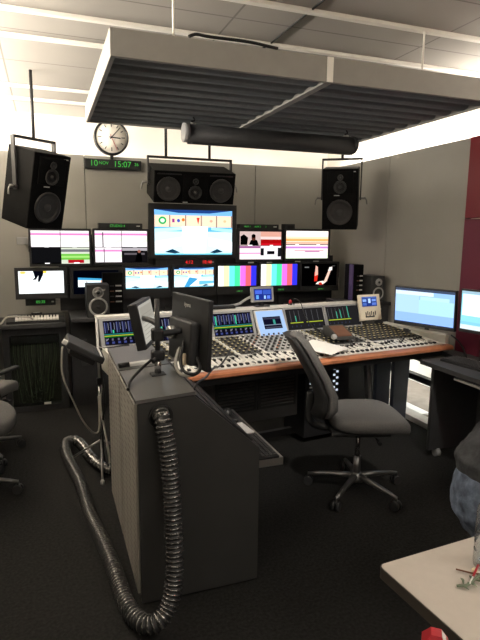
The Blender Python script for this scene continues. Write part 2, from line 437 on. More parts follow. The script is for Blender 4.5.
main_speaker('hanging_loudspeaker', 'upright black loudspeaker hanging on the right, under the end of the projection screen', (2.640, 4.50, 1.967), -.60, .19, .324, .26, .552, False, (0,))
main_speaker('hanging_loudspeaker', 'wide black loudspeaker lying sideways above the big central screen', (1.196, 4.575, 2.045), -.021, .28, .692, .36, .262, True, (-.21, .17))

# ================================================================== MONITOR WALL
YM = 5.05
K = YM/4.6
def mx_(x): return x*K
def mz_(z): return 1.62+(z-1.62)*K
rk = thing('monitor_rack', 'black steel rack of posts and rails carrying the screens on the back wall', 'rack', (1.35, YM+.10, 0))
for x in (-.98, -.3, .3, .98):
    MB().span(x-.03, x+.03, -.02, .03, 0, 1.60 if abs(x) > .5 else 1.75, 'satin_black').build('post', rk)
for z in (1.12, 1.47): MB().span(-1.5, 1.5, -.022, .0, z-.025, z+.025, 'satin_black').build('rail', rk)
b = MB().span(-1.25, 1.60, .0, .02, .90, 1.40, 'black'); b.build('back_panel', rk)

def monitor(label, x0, z1, x1, z0, pic, bez=(.02, .02, .02, .03), group='screens on the monitor wall', y=YM, depth=.05, led=None, name='wall_monitor', feet=False):
    w, h = x1-x0, z1-z0
    t = thing(name, label, 'monitor', ((x0+x1)/2, y, z0), (0, 0, 0), group)
    l, r, tp, bt = bez; sw, sh = w-l-r, h-tp-bt
    b = MB(); b.span(-w/2, w/2, 0, depth, 0, h, 'black', .004)
    b.span(-.08, .08, depth, .08, h*.35, h*.65, 'satin_black'); b.build('case', t)
    b = MB()
    b.span(-w/2, -w/2+l, -.008, 0, 0, h, 'satin_black'); b.span(w/2-r, w/2, -.008, 0, 0, h, 'satin_black')
    b.span(-w/2+l, w/2-r, -.008, 0, 0, bt, 'satin_black'); b.span(-w/2+l, w/2-r, -.008, 0, h-tp, h, 'satin_black'); b.build('bezel', t)
    picture('screen', sw, sh, pic, t, ((l-r)/2, -.002, bt+sh/2))
    if led:
        o = text(led, .022, 'green_led', 'display', t, (.02 if led[0] != '#' else 0, -.0095, bt*.38))
    if feet:
        for sx in (-.2, .2):
            MB().span(sx*w-.03, sx*w+.03, -.012, .0, -.008, .004, 'light_grey').build('label_plate', t)
    return t

WH = (1., 1., 1.); PK = (.85, .45, .70); LP = (.93, .88, .93)
def quad_pitch(u0, v0, u1, v1, tint=0):
    f = lambda a, c: (u0+(u1-u0)*a, v0+(v1-v0)*c)
    q = lambda a, c, d, e: [f(a, c), f(d, c), f(d, e), f(a, e)]
    out = [(q(0, 0, 1, 1), (.95, .92, .93)), (q(0, .72, 1, .84), PK), (q(0, .86, 1, .9), (.86, .80, .86)), ([f(.6, .1), f(1, .35), f(1, .5), f(.55, .12)], (.86, .92, .80))]
    return out
p_ul = [(rc(0, 0, 1, 1), (.02, .02, .02))]+quad_pitch(0, .51, .495, 1)+quad_pitch(.505, .51, 1, 1)+[
    (rc(0, .03, .495, .49), (.055, .055, .06)), (rc(.505, 0, 1, .49), (.75, .78, .70)), (rc(.505, .36, 1, .44), (.36, .36, .38)), (rc(.505, .12, 1, .30), (.35, .66, .22)),
    (rc(.505, .18, 1, .24), (.55, .80, .38)), (rc(.62, .02, .9, .12), (.60, .04, .10)), (rc(.22, .50, .30, .525), WH), (rc(.7, .50, .78, .525), WH), (rc(.22, .0, .30, .03), WH), (rc(.72, .0, .82, .04), WH)]
p_ul2 = [(rc(0, 0, 1, 1), (.04, .04, .05))]+quad_pitch(0, .5, .5, 1)+quad_pitch(0, .02, .5, .48)+quad_pitch(.51, .5, 1, 1)+[
    (rc(.14, .5, .16, .95), (.12, .10, .14)), (rc(.16, .02, .175, .46), (.12, .10, .14)), (rc(.51, .02, 1, .48), (.06, .055, .06)), (rc(.51, .38, 1, .47), (.60, .58, .60)), (rc(.55, .25, .95, .31), (.30, .28, .30)),
    ([(.76, .03), (.9, .03), (.88, .30), (.80, .32)], (.012, .012, .015)), (disc(.84, .36, .03, .05), (.5, .3, .25)), (rc(.2, .49, .3, .52), WH), (rc(.72, .49, .8, .52), WH)]
SKY = (.25, .62, .88)
def studio(v=0):
    p = [(rc(0, 0, 1, 1), (.80, .94, 1.)), (rc(0, .88, 1, 1), (.40, .66, .92)), ([(0, 1), (1, 1), (.7, .93), (.3, .93)], (.10, .20, .42)), (rc(0, .62, 1, .88), (.93, .80, .70))]
    for k in range(5):
        p.append((rc(.015+k*.2, .66, .185+k*.2, .86), (.97, .84, .70)))
        p.append((rc(.19+k*.2-.004, .62, .19+k*.2+.006, .88), (.35, .16, .14)))
    p += [(disc(.10, .76, .05, .085), (.08, .62, .30)), (disc(.10, .76, .028, .045), (.85, .95, .85)), (rc(.22, .72, .25, .80), (.55, .15, .45)), (disc(.30, .76, .02, .04), (.2, .3, .7)), (disc(.36, .78, .02, .035), (.85, .4, .1)),
          ([(.53, .83), (.57, .83), (.55, .68)], (.80, .15, .12)), (disc(.72, .76, .02, .03), (.9, .6, .5)), (disc(.9, .76, .02, .03), (.9, .7, .5)),
          (rc(0, .52, 1, .62), (.30, .66, .86)), ([(0, .50), (.34, .55), (.34, .62), (0, .58)], (.72, .93, 1.)), ([(1, .50), (.72, .56), (.72, .62), (1, .58)], (.62, .88, 1.)),
          ([(.36, 0), (.64, 0), (.68, .64), (.34, .64)], (1., 1., 1.)), ([(0, .30), (.34, .40), (.34, .20), (0, .06)], (.94, 1., 1.)), ([(1, .30), (.68, .40), (.68, .2), (1, .06)], (.90, .98, 1.)),
          ([(.12, .06), (.22, .13), (.32, .05), (.25, .03)], (.05, .16, .24)), ([(.88, .06), (.80, .13), (.70, .05), (.76, .03)], (.05, .16, .24)), (rc(0, 0, 1, .03), (.35, .74, .86))]
    if v:
        p += [([(0, .0), (.35, .0), (.60, .42), (.42, .5), (.0, .2)], (.85, .97, 1.)), ([(.38, .5), (.60, .42), (.36, 0), (.25, 0)], (.20, .55, .78)), (rc(0, .92, .12, 1), (.02, .03, .05)), ([(.62, .1), (1, .18), (1, .3), (.62, .3)], (.35, .70, .90))]
    return p
p_big = studio(); p_l3 = studio(); p_l4 = studio(1)
p_ur = [(rc(0, 0, 1, 1), (.93, .88, .88)), (rc(0, .5, .5, 1), (.72, .62, .60)), ([(.02, .52), (.18, .52), (.20, .78), (.10, .90), (.02, .82)], (.012, .012, .015)), ([(.22, .5), (.46, .5), (.42, .68), (.34, .74), (.26, .68)], (.015, .015, .02)), (disc(.33, .78, .05, .11), (.25, .13, .10)), (disc(.33, .84, .05, .07), (.01, .01, .01)),
        (rc(.5, .5, 1, 1), (.55, .04, .05)), (rc(.5, .72, 1, .82), (.85, .75, .72)), (rc(.5, .82, 1, 1), (.78, .55, .48)), (rc(.5, .5, 1, .58), (.70, .06, .10)),
        (rc(0, .40, .5, .48), (.55, .30, .50)), (rc(0, .2, .5, .24), PK), (rc(.5, .0, 1, .49), (.90, .86, .90)), (rc(.66, .18, .84, .30), (.02, .02, .03)), (rc(.5, .14, .58, .40), (.06, .06, .07)), (rc(.92, .1, 1, .42), (.08, .08, .09)), (rc(0, .485, 1, .5), (.03, .03, .03)), (rc(.2, .49, .3, .52), WH), (rc(.72, .49, .8, .52), WH)]
p_ur2 = [(rc(0, 0, 1, 1), (1., .95, .92)), (rc(0, .62, 1, .72), (.95, .62, .35)), (rc(0, .72, 1, .8), (1., .86, .70)), (rc(0, .53, 1, .60), (.85, .62, .50)), (rc(0, .485, 1, .52), (.25, .08, .12)), (rc(0, .36, 1, .44), (.72, .45, .78)), (rc(.2, .26, .9, .30), (.82, .55, .60)), (rc(0, .0, 1, .2), (.93, 1., .86)), (rc(.45, .22, .8, .3), (.72, .48, .62)), (rc(.22, .49, .3, .52), WH), (rc(.72, .49, .8, .52), WH)]
bars = [(.98, .98, .96), (.98, .96, .66), (.36, .90, .90), (.22, .84, .55), (.90, .38, .90), (.92, .32, .36), (.16, .16, .84)]
p_bars = [(rc(k/7, 0, (k+1)/7, 1), c) for k, c in enumerate(bars)]
p_l7 = [(rc(0, 0, 1, 1), (.012, .010, .012)), ([(.36, .20), (.44, .22), (.46, .58), (.36, .62)], (.75, .12, .08)), ([(.37, .45), (.46, .5), (.45, .86), (.39, .92)], (.85, .62, .55)), ([(.40, .08), (.60, .06), (.72, .20), (.60, .22), (.46, .18)], (.92, .85, .80)), ([(.62, .14), (.72, .2), (.84, .76), (.78, .78)], (.88, .70, .62)), ([(.50, .04), (.60, .04), (.56, .16), (.48, .14)], (.70, .10, .08)), (rc(.08, .82, .2, .87), (.35, .35, .35)), (rc(.86, .88, .94, .91), (.25, .25, .25)), ([(.74, .66), (.86, .7), (.86, .86), (.78, .84)], (.9, .85, .82))]
p_ll = [(rc(0, 0, 1, 1), (.97, 1., 1.)), ([(.32, 1), (.56, 1), (.54, .82), (.46, .52), (.42, .52), (.44, .80), (.38, .62), (.30, .60), (.36, .72)], (.02, .025, .05)), (disc(.10, .93, .07, .05), (.95, .75, .25)), (rc(.55, .90, .62, 1), (.95, .78, .25)), (rc(.66, .92, .76, .98), (.80, .88, .95))]
p_l2 = [(rc(0, 0, 1, 1), (.012, .022, .045)), ([(.10, .30), (.64, .30), (.64, .60), (.10, .66)], (.90, .96, .98)), ([(.10, .60), (.64, .56), (.64, .64), (.10, .70)], (.20, .55, .75)), (rc(.28, .32, .30, .55), (.6, .5, .5)), (rc(.60, .32, .63, .58), (.75, .5, .3))]
monitor('upper screen farthest left, four small pictures with one dark grey quarter', mx_(-.130), mz_(1.651), mx_(.352), mz_(1.344), p_ul, (.018, .018, .02, .024))
monitor('upper screen left of the big one, pale pictures and a dark lower right quarter', mx_(.366), mz_(1.655), mx_(.832), mz_(1.348), p_ul2, (.018, .018, .02, .024))
monitor('big central screen showing a bright blue and white studio with a row of framed logos', mx_(.836), mz_(1.874), mx_(1.628), mz_(1.404), p_big, (.05, .045, .055, .035))
monitor('upper screen right of the big one, showing a dark haired man and a red building', mx_(1.634), mz_(1.668), mx_(2.098), mz_(1.364), p_ur, (.03, .025, .025, .03), feet=True)
monitor('upper screen farthest right with orange, lilac and white stripes', mx_(2.106), mz_(1.676), mx_(2.592), mz_(1.37), p_ur2, (.022, .02, .022, .03), feet=True)
monitor('lower screen with white snow picture and dark legs, farthest left on the side desk', mx_(-.249), mz_(1.335), mx_(.151), mz_(1.080), p_ll, (.03, .03, .03, .05), y=5.06)
monitor('mostly dark lower screen with a pale strip behind the small left loudspeaker', mx_(.172), mz_(1.336), mx_(.596), mz_(1.075), p_l2, (.03, .03, .03, .04))
monitor('lower screen showing the blue studio head-on, left of the tilted studio view', mx_(.602), mz_(1.345), mx_(1.020), mz_(1.063), p_l3, (.028, .028, .022, .09))
monitor('lower screen with slanted blue studio view behind the rear-facing monitor', mx_(1.026), mz_(1.350), mx_(1.436), mz_(1.069), p_l4, (.026, .024, .03, .09))
monitor('lower screen with vertical colour bars, left of the two', mx_(1.442), mz_(1.349), mx_(1.848), mz_(1.070), p_bars, (.016, .02, .018, .085), led='1:03:12')
monitor('lower screen with vertical colour bars, right of the two', mx_(1.854), mz_(1.360), mx_(2.272), mz_(1.080), p_bars, (.024, .022, .016, .07), led='2:03:10')
monitor('lower screen farthest right with a red and white athlete on black', mx_(2.278), mz_(1.363), mx_(2.706), mz_(1.080), p_l7, (.024, .024, .02, .055), led='00:17:1')

def small_display(label, x0, x1, z0, z1, txt, m, tz, y=YM):
    t = thing('display_unit', label, 'display', ((x0+x1)/2, y, z0), (0, 0, 0), 'slim display boxes on the monitor wall')
    w, h = x1-x0, z1-z0
    MB().span(-w/2, w/2, 0, .09, 0, h, 'satin_black', .004).build('case', t)
    MB().span(-w*.33, w*.22, -.002, 0, h*.15, h*.85, 'black').build('window', t)
    for body, x in txt: text(body, tz, m, 'digits', t, (x, -.003, h/2))
    MB().span(w*.36, w*.44, -.003, 0, h*.4, h*.6, 'light_grey').build('button', t)
    return t
small_display('slim black box with green lettering on top of upper left screens', mx_(.415), mx_(.78), mz_(1.655), mz_(1.655)+.05, (('STUDIO 4', -.03),), 'green_led', .032)
small_display('slim black box with three green readouts above the screen with red building', mx_(1.66), mx_(2.05), mz_(1.668), mz_(1.668)+.048, (('AUX 1', -.13), ('AUX 2', -.02), ('3', .07)), 'green_led', .024)
small_display('black box with red digits under the big central screen', mx_(.89), mx_(1.45), mz_(1.340), mz_(1.398), (('4:12', .02), ('18:40', .20)), 'red_led', .046)
small_display('slim black box with green digits below the white snow screen on the left desk', -.20, .06, .955, 1.02, (('05:35', .0),), 'green_led', .036, y=5.16)
t = thing('small_box', 'little dark box on top of the upper right screens beside the readouts', 'box', (mx_(2.165), YM+.005, mz_(1.672)))
MB().span(-.06, .06, 0, .08, 0, .052, 'charcoal', .004).build('case', t); MB().span(-.03, .04, -.003, 0, .012, .03, 'black').build('window', t)
t = thing('wall_box', 'small grey box sticking out left of the upper left screen', 'box', (mx_(-.178), YM+.0, 1.53))
MB().span(-.045, .05, 0, .04, -.02, .045, 'grey_plastic', .004).build('case', t); MB().span(-.02, .02, .04, .43, 0, .02, 'charcoal').build('arm', t)

# ================================================================== SIDE DESK ON THE LEFT
sd = thing('equipment_desk', 'black desk at the back left with a rack of cables behind a dark glass door', 'desk', (-.11, 5.02, 0))
b = MB(); b.span(-.89, .25, -.06, .44, .775, .815, 'desk_top', .006); b.build('worktop', sd)
b = MB(); b.span(-.29, -.235, 0, .42, 0, .775, 'satin_black'); b.span(.185, .25, 0, .42, 0, .775, 'satin_black'); b.span(-.235, .185, 0, .42, 0, .05, 'satin_black'); b.span(-.235, .185, 0, .42, .71, .775, 'satin_black'); b.span(-.235, .185, .10, .42, .05, .61, 'rack_grey'); b.build('rack_body', sd)
b = MB(); b.span(-.235, .185, .004, .010, .05, .71, 'smoked'); dr = b.build('glass_door', sd)
MB().span(.03, .09, -.004, .003, .055, .075, 'white').build('label_plate', dr)
b = MB(); b.span(-.225, .175, .05, .38, .62, .70, 'charcoal', .004); b.build('rack_unit', sd)
for k in range(56):
    x = -.215+.38*k/55+random.uniform(-.008, .008); s_ = random.uniform(-.06, .06)-.35*x; bt = random.uniform(.08, .30)
    MB().tube(cat([(x, .085, .61), (x, .06, .50), (x+s_*.3, .05, .36), (x+s_*.7, .055, bt), (x+s_, .08, bt-.02)], 5), .0032, ('rack_wire', 'cable', 'green_leaf', 'rack_wire')[k % 4], 6).build('cable', sd)
b = MB(); b.span(-.88, -.84, 0, .4, 0, .775, 'satin_black'); b.build('side_leg', sd)
tag(MB().tube(cat([(-.44, 4.98, .83), (-.40, 4.99, .83), (-.36, 5.0, .875), (-.30, 5.0, .885), (-.24, 5.0, .88), (-.16, 5.0, .87), (-.13, 5.02, .83)]), .008, 'cable_grey').build('cable'), 'pale cable looping behind the keyboard on the back left desk', 'cable')
kb = thing('keyboard', 'dark keyboard with a row of white keys on the back left desk', 'keyboard', (-.12, 5.10, .815))
b = MB(); b.prism([(-.10, 0), (.10, 0), (.10, .06), (-.02, .05), (-.10, .02)], -.24, .25, 'x', 'satin_black'); b.build('case', kb)
for k in range(14): MB().box((-.155+k*.0262, -.055, .042), (.0245, .085, .014), 'white', Matrix.Rotation(.3, 3, 'X'), .002).build('white_key', kb)
for k in range(13):
    if k % 7 not in (2, 6): MB().box((-.142+k*.0262, -.03, .056), (.012, .05, .014), 'black', Matrix.Rotation(.3, 3, 'X')).build('black_key', kb)
t = thing('handset', 'small grey handset lying on the keyboard at the back left', 'handset', (-.11, 5.14, .871), (0, 0, .3)); MB().box((0, 0, .012), (.09, .04, .022), 'satin_black', None, .006).build('case', t); MB().box((0, -.004, .024), (.06, .022, .004), 'light_grey').build('label_plate', t)
sb = thing('low_sideboard', 'long black sideboard under the lower screens behind the mixing desk', 'sideboard', (1.5, 5.0, 0))
b = MB(); b.span(-1.33, 1.35, -.28, .40, .85, .885, 'desk_top', .005); b.build('worktop', sb)
b = MB(); b.span(-1.32, 1.34, .06, .10, 0, .85, 'satin_black'); b.build('front_panel', sb)
for x in (-1.30, -.4, .5, 1.3): MB().span(x-.02, x+.02, .10, .38, 0, .85, 'satin_black').build('divider', sb)
for x, z in ((-1.22, .60), (-1.20, .42)): MB().span(x-.04, x+.04, .03, .06, z-.03, z+.03, 'charcoal', .003).build('socket_box', sb)

def near_speaker(label, x, y, z, w=.165, h=.275, d=.24, rz=0):
    t = thing('small_loudspeaker', label, 'loudspeaker', (x, y, z), (0, 0, rz), 'small grey loudspeakers')
    b = MB(); b.span(-w/2, w/2, -d/2, d/2, 0, h, 'satin_black', .004); b.build('cabinet', t)
    b = MB(); b.span(-w/2+.002, w/2-.002, -d/2-.006, -d/2, .002, h-.002, 'charcoal', .003); b.build('baffle', t)
    for nm, z0, r in (('tweeter', h*.76, w*.20), ('woofer', h*.33, w*.335)):
        mxx = Matrix.Translation((0, -d/2-.006, z0)) @ Matrix.Rotation(PI/2, 4, 'X')
        o = MB().lathe([(r*1.28, 0), (r*1.28, .006), (r*1.02, .007), (r*1.0, .001)], 'silver_ring', mxx, 32).build(nm, t)
        if nm == 'tweeter': MB().lathe([(r*1.02, .002), (r*.45, .004), (r*.4, .008), (.001, .012)], 'silver_ring', mxx, 24).build('plate', o); MB().lathe([(r*.42, .005), (r*.4, .014), (.001, .018)], 'black', mxx, 20).build('dome', o)
        else:
            MB().lathe([(r*1.0, .004), (r*.92, .007), (r*.82, .002), (r*.4, -.004+.003), (r*.36, .004), (.001, .010)], 'cone', mxx, 28).build('cone', o)
    return t
near_speaker('small grey loudspeaker with silver rings on the left, in front of the mostly dark screen', .405, 4.83, .886, .190, .290, .20)
def tower(label, x, y, z, w, h, d, side):
    t = thing('equipment_tower', label, 'computer', (x, y, z), (0, 0, 0), 'black equipment towers')
    MB().span(-w/2, w/2, -d/2, d/2, 0, h, 'speaker_black', .004).build('case', t)
    for k in range(4):
        b = MB(); b.span(w*.12, w*.42, -d/2-.004, -d/2, h*(.28+.13*k), h*(.28+.13*k)+.012, 'light_grey' if k != 2 else 'white'); b.span(-w*.15, w*.05, -d/2-.004, -d/2, h*(.28+.13*k), h*(.28+.13*k)+.009, 'charcoal' if k % 2 else 'brown'); b.build('label_plate', t)
    if side: MB().span(-w/2-.012, -w/2, -d/2, -d/2+.06, 0, h, 'purple').build('side_strip', t)
    return t
tower('tall black equipment box right of the small left loudspeaker', .558, 4.985, .886, .18, .375, .10, False)

rc2 = thing('side_cabinet', 'low dark cabinet by the right wall under the small right loudspeaker', 'cabinet', (2.83, 4.36, 0))
b = MB(); b.span(-.23, .215, -.14, .26, 0, .965, 'charcoal', .004); b.build('body', rc2)
MB().span(-.24, .225, -.155, .27, .965, 1.0, 'black', .004).build('top', rc2)
for x in (.11, .11): pass
for z in (.935, .90): MB().cyl((.12, -.146, z), (.12, -.138, z), .006, 'light_grey', seg=10).build('screw', rc2)
near_speaker('small grey loudspeaker with silver rings by the right wall, behind the beige panel', 2.932, 4.36, 1.0, .137, .245, .22)
tower('black equipment box with purple edge beside the small right loudspeaker', 2.795, 4.46, 1.0, .110, .345, .16, True)

# ================================================================== MIXING CONSOLE
A = R(6.9)
con = thing('mixing_console', 'long broadcast mixing console with wooden armrest and meter bridge', 'mixing console', (.826, 2.955, 0), (0, 0, A))
XL, XR = -.42, 2.13
def zs(y): return .782+(y-.07)*.085           # surface height at depth y
b = MB(); b.prism([(.010, .756), (.020, .748), (.075, .748), (.085, .782), (.06, .786), (.022, .783), (.010, .774)], XL, XR, 'x', 'wood'); b.build('armrest', con)
b = MB(); b.prism([(.07, .752), (.80, .752), (.86, .80), (.74, .838), (.085, .781)], XL+.005, XR-.005, 'x', 'console'); b.build('body', con)
MB().span(XL+.02, XR-.02, .09, .80, .69, .752, 'satin_black').build('underside', con)
MB().span(XL, XL+.012, .086, .82, .70, .85, 'console_edge').build('side_rail', con); MB().span(XR-.012, XR+.03, .086, .80, .70, .852, 'console_edge', .004).build('side_rail', con)
# panels on the work surface
SEC = [(-.40, .0, 'console_dark'), (.01, .40, 'console_dark'), (.41, .60, 'console_dark'), (.61, 1.17, 'panel_grey'), (1.18, 1.53, 'console_dark'), (1.54, 2.10, 'console_dark')]
rx = Matrix.Rotation(math.atan(.085), 3, 'X')
for x0, x1, m in SEC:
    b = MB(); b.box(((x0+x1)/2, .53, zs(.53)+.003), (x1-x0-.006, .40, .006), m, rx, .002); b.build('channel_panel', con)
    b = MB(); b.box((x0+.004, .42, zs(.42)+.007), (.016, .66, .016), 'console_edge', rx); b.build('divider', con)
b = MB(); b.box((.855, .195, zs(.195)+.002), (2.5, .21, .004), 'console_edge', rx); b.build('front_strip', con)
# controls: each kind is one mesh copied
def proto(fn, name):
    b = MB(); fn(b); return b.mesh(name)
me_key = proto(lambda b: b.box((0, 0, .006), (.021, .024, .012), 'black', None, .002), 'key')
me_pale = proto(lambda b: b.box((0, 0, .006), (.016, .018, .012), 'pale', None, .002), 'button')
def f_fader(b): b.box((0, 0, .002), (.004, .10, .004), 'black'); b.box((0, 0, .011), (.014, .026, .014), 'black', None, .003); b.box((0, 0, .0185), (.014, .003, .002), 'white')
me_fader = proto(f_fader, 'fader')
def f_knob(col):
    def g(b): b.lathe([(.0115, 0), (.0115, .008), (.010, .013), (.001, .013)], 'knob_grey', None, 12); b.box((0, .002, .014), (.010, .017, .003), col)
    return g
me_kg = proto(f_knob('gold'), 'knob'); me_kp = proto(f_knob('white'), 'knob'); me_kd = proto(f_knob('pale'), 'knob'); me_kk = proto(f_knob('black'), 'knob'); me_ko = proto(f_knob('wood'), 'knob')
def place(me, name, x, y, dz=.002):
    o = bpy.data.objects.new(name, me); C.objects.link(o); o.parent = con
    o.location = (x, y, zs(y)+dz); o.rotation_euler = (math.atan(.085), 0, 0)
NCH = 54; pitch = (2.06+.36)/NCH
cols = [-.36+pitch*(k+.5) for k in range(NCH)]
for x in cols: place(me_key, 'key', x, .118, .004)
for k, x in enumerate(cols):
    if k % 1 == 0: place(me_pale, 'button', x, .165, .004)
for k, x in enumerate(cols): place(me_fader, 'fader', x, .24+.035*math.sin(k*1.7)*(k % 3 > 0), .004)
grid = []
for x in cols:
    for j in range(7):
        y = .345+.060*j
        kind = 'g' if (x < .60 or x > 1.54 or 1.18 < x < 1.30) else 'p'
        grid.append((x, y, kind))
cx_w = [(Vector((math.cos(A)*x-math.sin(A)*y+.826, math.sin(A)*x+math.cos(A)*y+2.955, .8))-Vector((0, 0, 1.62))).length for x, y, k in grid]
vis = sorted([i for i, g in enumerate(grid) if g[0] > .34], key=lambda i: cx_w[i])[:96]
for i in vis:
    x, y, k = grid[i]; place(me_kg if k == 'g' else (me_kp, me_kk, me_kd, me_ko, me_kk)[(i*3+i//7) % 5], 'knob', x, y, .006)
b = MB(); vs = set(vis)
for i, (x, y, k) in enumerate(grid):
    if i in vs: continue
    z = zs(y)+.006; c = {'g': 'gold', 'p': ('white', 'blue_grey', 'black', 'wood', 'light_grey', 'black', 'white')[(i*5+i//7) % 7]}[k]
    b.cyl((x, y, z), (x, y, z+.012), .0115, 'knob_grey', .010, 8); b.box((x, y+.002, z+.0135), (.010, .017, .003), c)
o = b.build('knob_field', con); o['kind'] = 'stuff'
# meter bridge: leaning back face, pale top cap
b = MB(); b.prism([(.735, .835), (.825, 1.035), (.90, 1.035), (.90, .80), (.74, .80)], XL, 1.84, 'x', 'console_dark'); b.build('bridge', con)
b = MB(); b.prism([(.818, 1.030), (.815, 1.046), (.91, 1.046), (.91, 1.030)], XL-.005, 1.845, 'x', 'console_edge'); b.build('bridge_cap', con)
lean = math.atan(.09/.20)
def on_bridge(x, t, off=.004):      # t 0 foot..1 top
    return (x, .735+.09*t-off*math.cos(lean), .835+.20*t+off*math.sin(lean))
def meters(x0, x1, n, cols_):
    h = .205; w = x1-x0
    b = MB(); b.box(on_bridge((x0+x1)/2, .5, .0), (w, .012, h+.006), 'grey_plastic', Matrix.Rotation(-lean, 3, 'X'), .003)
    o = b.build('meter_module', con)
    p = [(rc(0, 0, 1, 1), (.018, .016, .030)), (rc(0, .42, 1, .46), (.05, .30, .28)), (rc(0, .36, 1, .395), (.52, .58, .08)), (rc(0, .32, 1, .34), (.03, .35, .06))]
    for k in range(n):
        u = (k+.15)/n
        p.append((rc(u, .5, u+.20/n, .93), (.16, .18, .34)))
        hh = random.uniform(.52, .9)
        if (k+cols_) % 4 == 1: p.append((rc(u+.32/n, .48, u+.56/n, hh), (.10, .62, .42)))
        else: p.append((rc(u+.36/n, .5, u+.5/n, .93), (.06, .07, .18)))
        p.append((rc(u+.62/n, .62, u+.72/n, .90), (.30, .31, .36)))
        p.append((rc(u, .05, u+.45/n, .14), (.10, .12, .30))); p.append((rc(u, .18, u+.3/n, .27), (.20, .20, .26)))
        if k % 3 == 0: p.append(([(u, .16), (u+.5/n, .24), (u+.5/n, .29), (u, .2)], (.30, .30, .34)))
    picture('meter_screen', w-.05, h-.03, p, o, on_bridge((x0+x1)/2, .5, .008), (-lean, 0, 0), 'screen_dim')
meters(-.415, -.035, 8, 0); meters(-.03, .40, 8, 1); meters(.405, .785, 8, 1)
def dark_meters(x0, x1, groups):
    w = x1-x0; h = .205
    b = MB(); b.box(on_bridge((x0+x1)/2, .5, .0), (w, .012, h+.006), 'grey_plastic', Matrix.Rotation(-lean, 3, 'X'), .003)
    o = b.build('meter_module', con)
    p = [(rc(0, 0, 1, 1), (.045, .043, .045))]
    for g0, g1, n, gr in groups:
        p.append((rc(g0, .31, g1, .355), (.46, .52, .08)))
        for k in range(n):
            u = g0+(g1-g0)*(k+.2)/n
            p.append((rc(u, .40, u+.012, .92), (.17, .17, .18)))
            if k in gr: p.append((rc(u+.014, .38, u+.034, .58+.08*k), (.10, .50, .36)))
            p.append((rc(u, .12, u+.02, .20), (.09, .10, .16)))
    picture('meter_screen', w-.03, h-.03, p, o, on_bridge((x0+x1)/2, .5, .008), (-lean, 0, 0), 'screen_dim')
dark_meters(1.065, 1.46, ((.08, .42, 3, (1,)), (.50, .95, 3, ())))
dark_meters(1.465, 1.835, ((.02, .72, 6, (2, 3, 5)),))
# touch screen on the bridge
b = MB(); b.box(on_bridge(.925, .40, .014), (.265, .022, .235), 'light_grey', Matrix.Rotation(-lean-.12, 3, 'X'), .006); ts = b.build('touch_screen', con)
p = [(rc(0, 0, 1, 1), (.50, .66, .92)), (rc(.2, .28, .86, .76), (.02, .02, .05)), (rc(.2, .42, .86, .45), (.3, .35, .45)), (rc(.56, .45, .64, .64), (.10, .42, .36)), (rc(.22, .66, .84, .72), (.09, .09, .14)), (rc(.24, .31, .82, .36), (.12, .12, .17))]
picture('screen', .245, .215, p, ts, on_bridge(.925, .40, .0275), (-lean-.12, 0, 0), 'screen_dim')
# beige touch panel at the right end, on its own bracket
b = MB(); b.prism([(.715, .895), (.735, .885), (.785, 1.105), (.765, 1.112)], 1.795, 2.025, 'x', 'beige'); bp_ = b.build('control_panel', con)
ln2 = math.atan(.05/.217)
picture('screen', .165, .085, [(rc(0, 0, 1, 1), (.10, .16, .40)), (rc(0, .85, 1, 1), (.25, .34, .6)), (rc(.05, .5, .3, .75), (.45, .58, .85)), (rc(.42, .35, .58, .8), (.62, .74, .95)), (rc(.66, .5, .95, .75), (.36, .48, .78)), (rc(.05, .1, .3, .4), (.22, .32, .62)), (rc(.66, .12, .95, .38), (.28, .38, .7))], bp_, (1.905, .7485, 1.052), (-ln2, 0, 0))
for k in range(6): MB().box((1.855+k*.021, .724+.004*(k % 2), .945+.008*(k % 2)), (.006, .008, .035), 'black', Matrix.Rotation(-ln2, 3, 'X')).build('slider', bp_)
MB().span(1.85, 1.95, .72, .80, .83, .93, 'console_dark').build('bracket', bp_)
# underside: modesty panel with vents, legs
b = MB(); b.span(XL+.02, 1.05, .54, .57, .22, .70, 'modesty'); b.build('modesty_panel', con)
for x0 in (.36, .71):
    b = MB(); b.span(x0-.02, x0+.32, .532, .541, .31, .60, 'charcoal', .003)
    for k in range(10): b.box((x0+.15, .529, .335+k*.025), (.29, .010, .010), 'modesty', Matrix.Rotation(.6, 3, 'X'))
    v = b.build('vent', con); MB().span(x0+.11, x0+.24, .522, .531, .597, .604, 'light_grey').build('handle', v)
b = MB(); b.span(1.06, 1.48, .45, .75, .05, .70, 'black', .003); rkb = b.build('processor_rack', con)
for k in range(9): MB().span(1.10, 1.14, .445, .451, .33+.03*k, .34+.03*k, 'white_led' if k % 2 else 'light_grey').build('indicator', rkb)
for k in range(8): MB().span(1.35-.03*(k % 2), 1.368-.03*(k % 2), .445, .451, .40+.025*k, .415+.025*k, 'white_led').build('indicator', rkb)
for x0, x1, x2, x3, y0, m in ((1.64, 1.675, 1.72, 1.75, .45, 'steel'), (1.765, 1.915, 1.775, 1.915, .45, 'blue_grey'), (1.955, 2.13, 1.965, 2.11, .45, 'blue_grey'), (-.36, -.30, -.36, -.30, .45, 'satin_black')):
    b = MB(); b.prism([(x0, .70), (x1, .70), (x3, .02), (x2, .02)], y0, y0+.04, 'y', m); b.build('leg', con)
b = MB(); b.span(-.3, 1.6, .62, .66, .03, .08, 'satin_black'); b.build('foot_rail', con)

def cw(x, y, z):           # a point of the console in room coordinates
    return (math.cos(A)*x-math.sin(A)*y+.826, math.sin(A)*x+math.cos(A)*y+2.955, z)
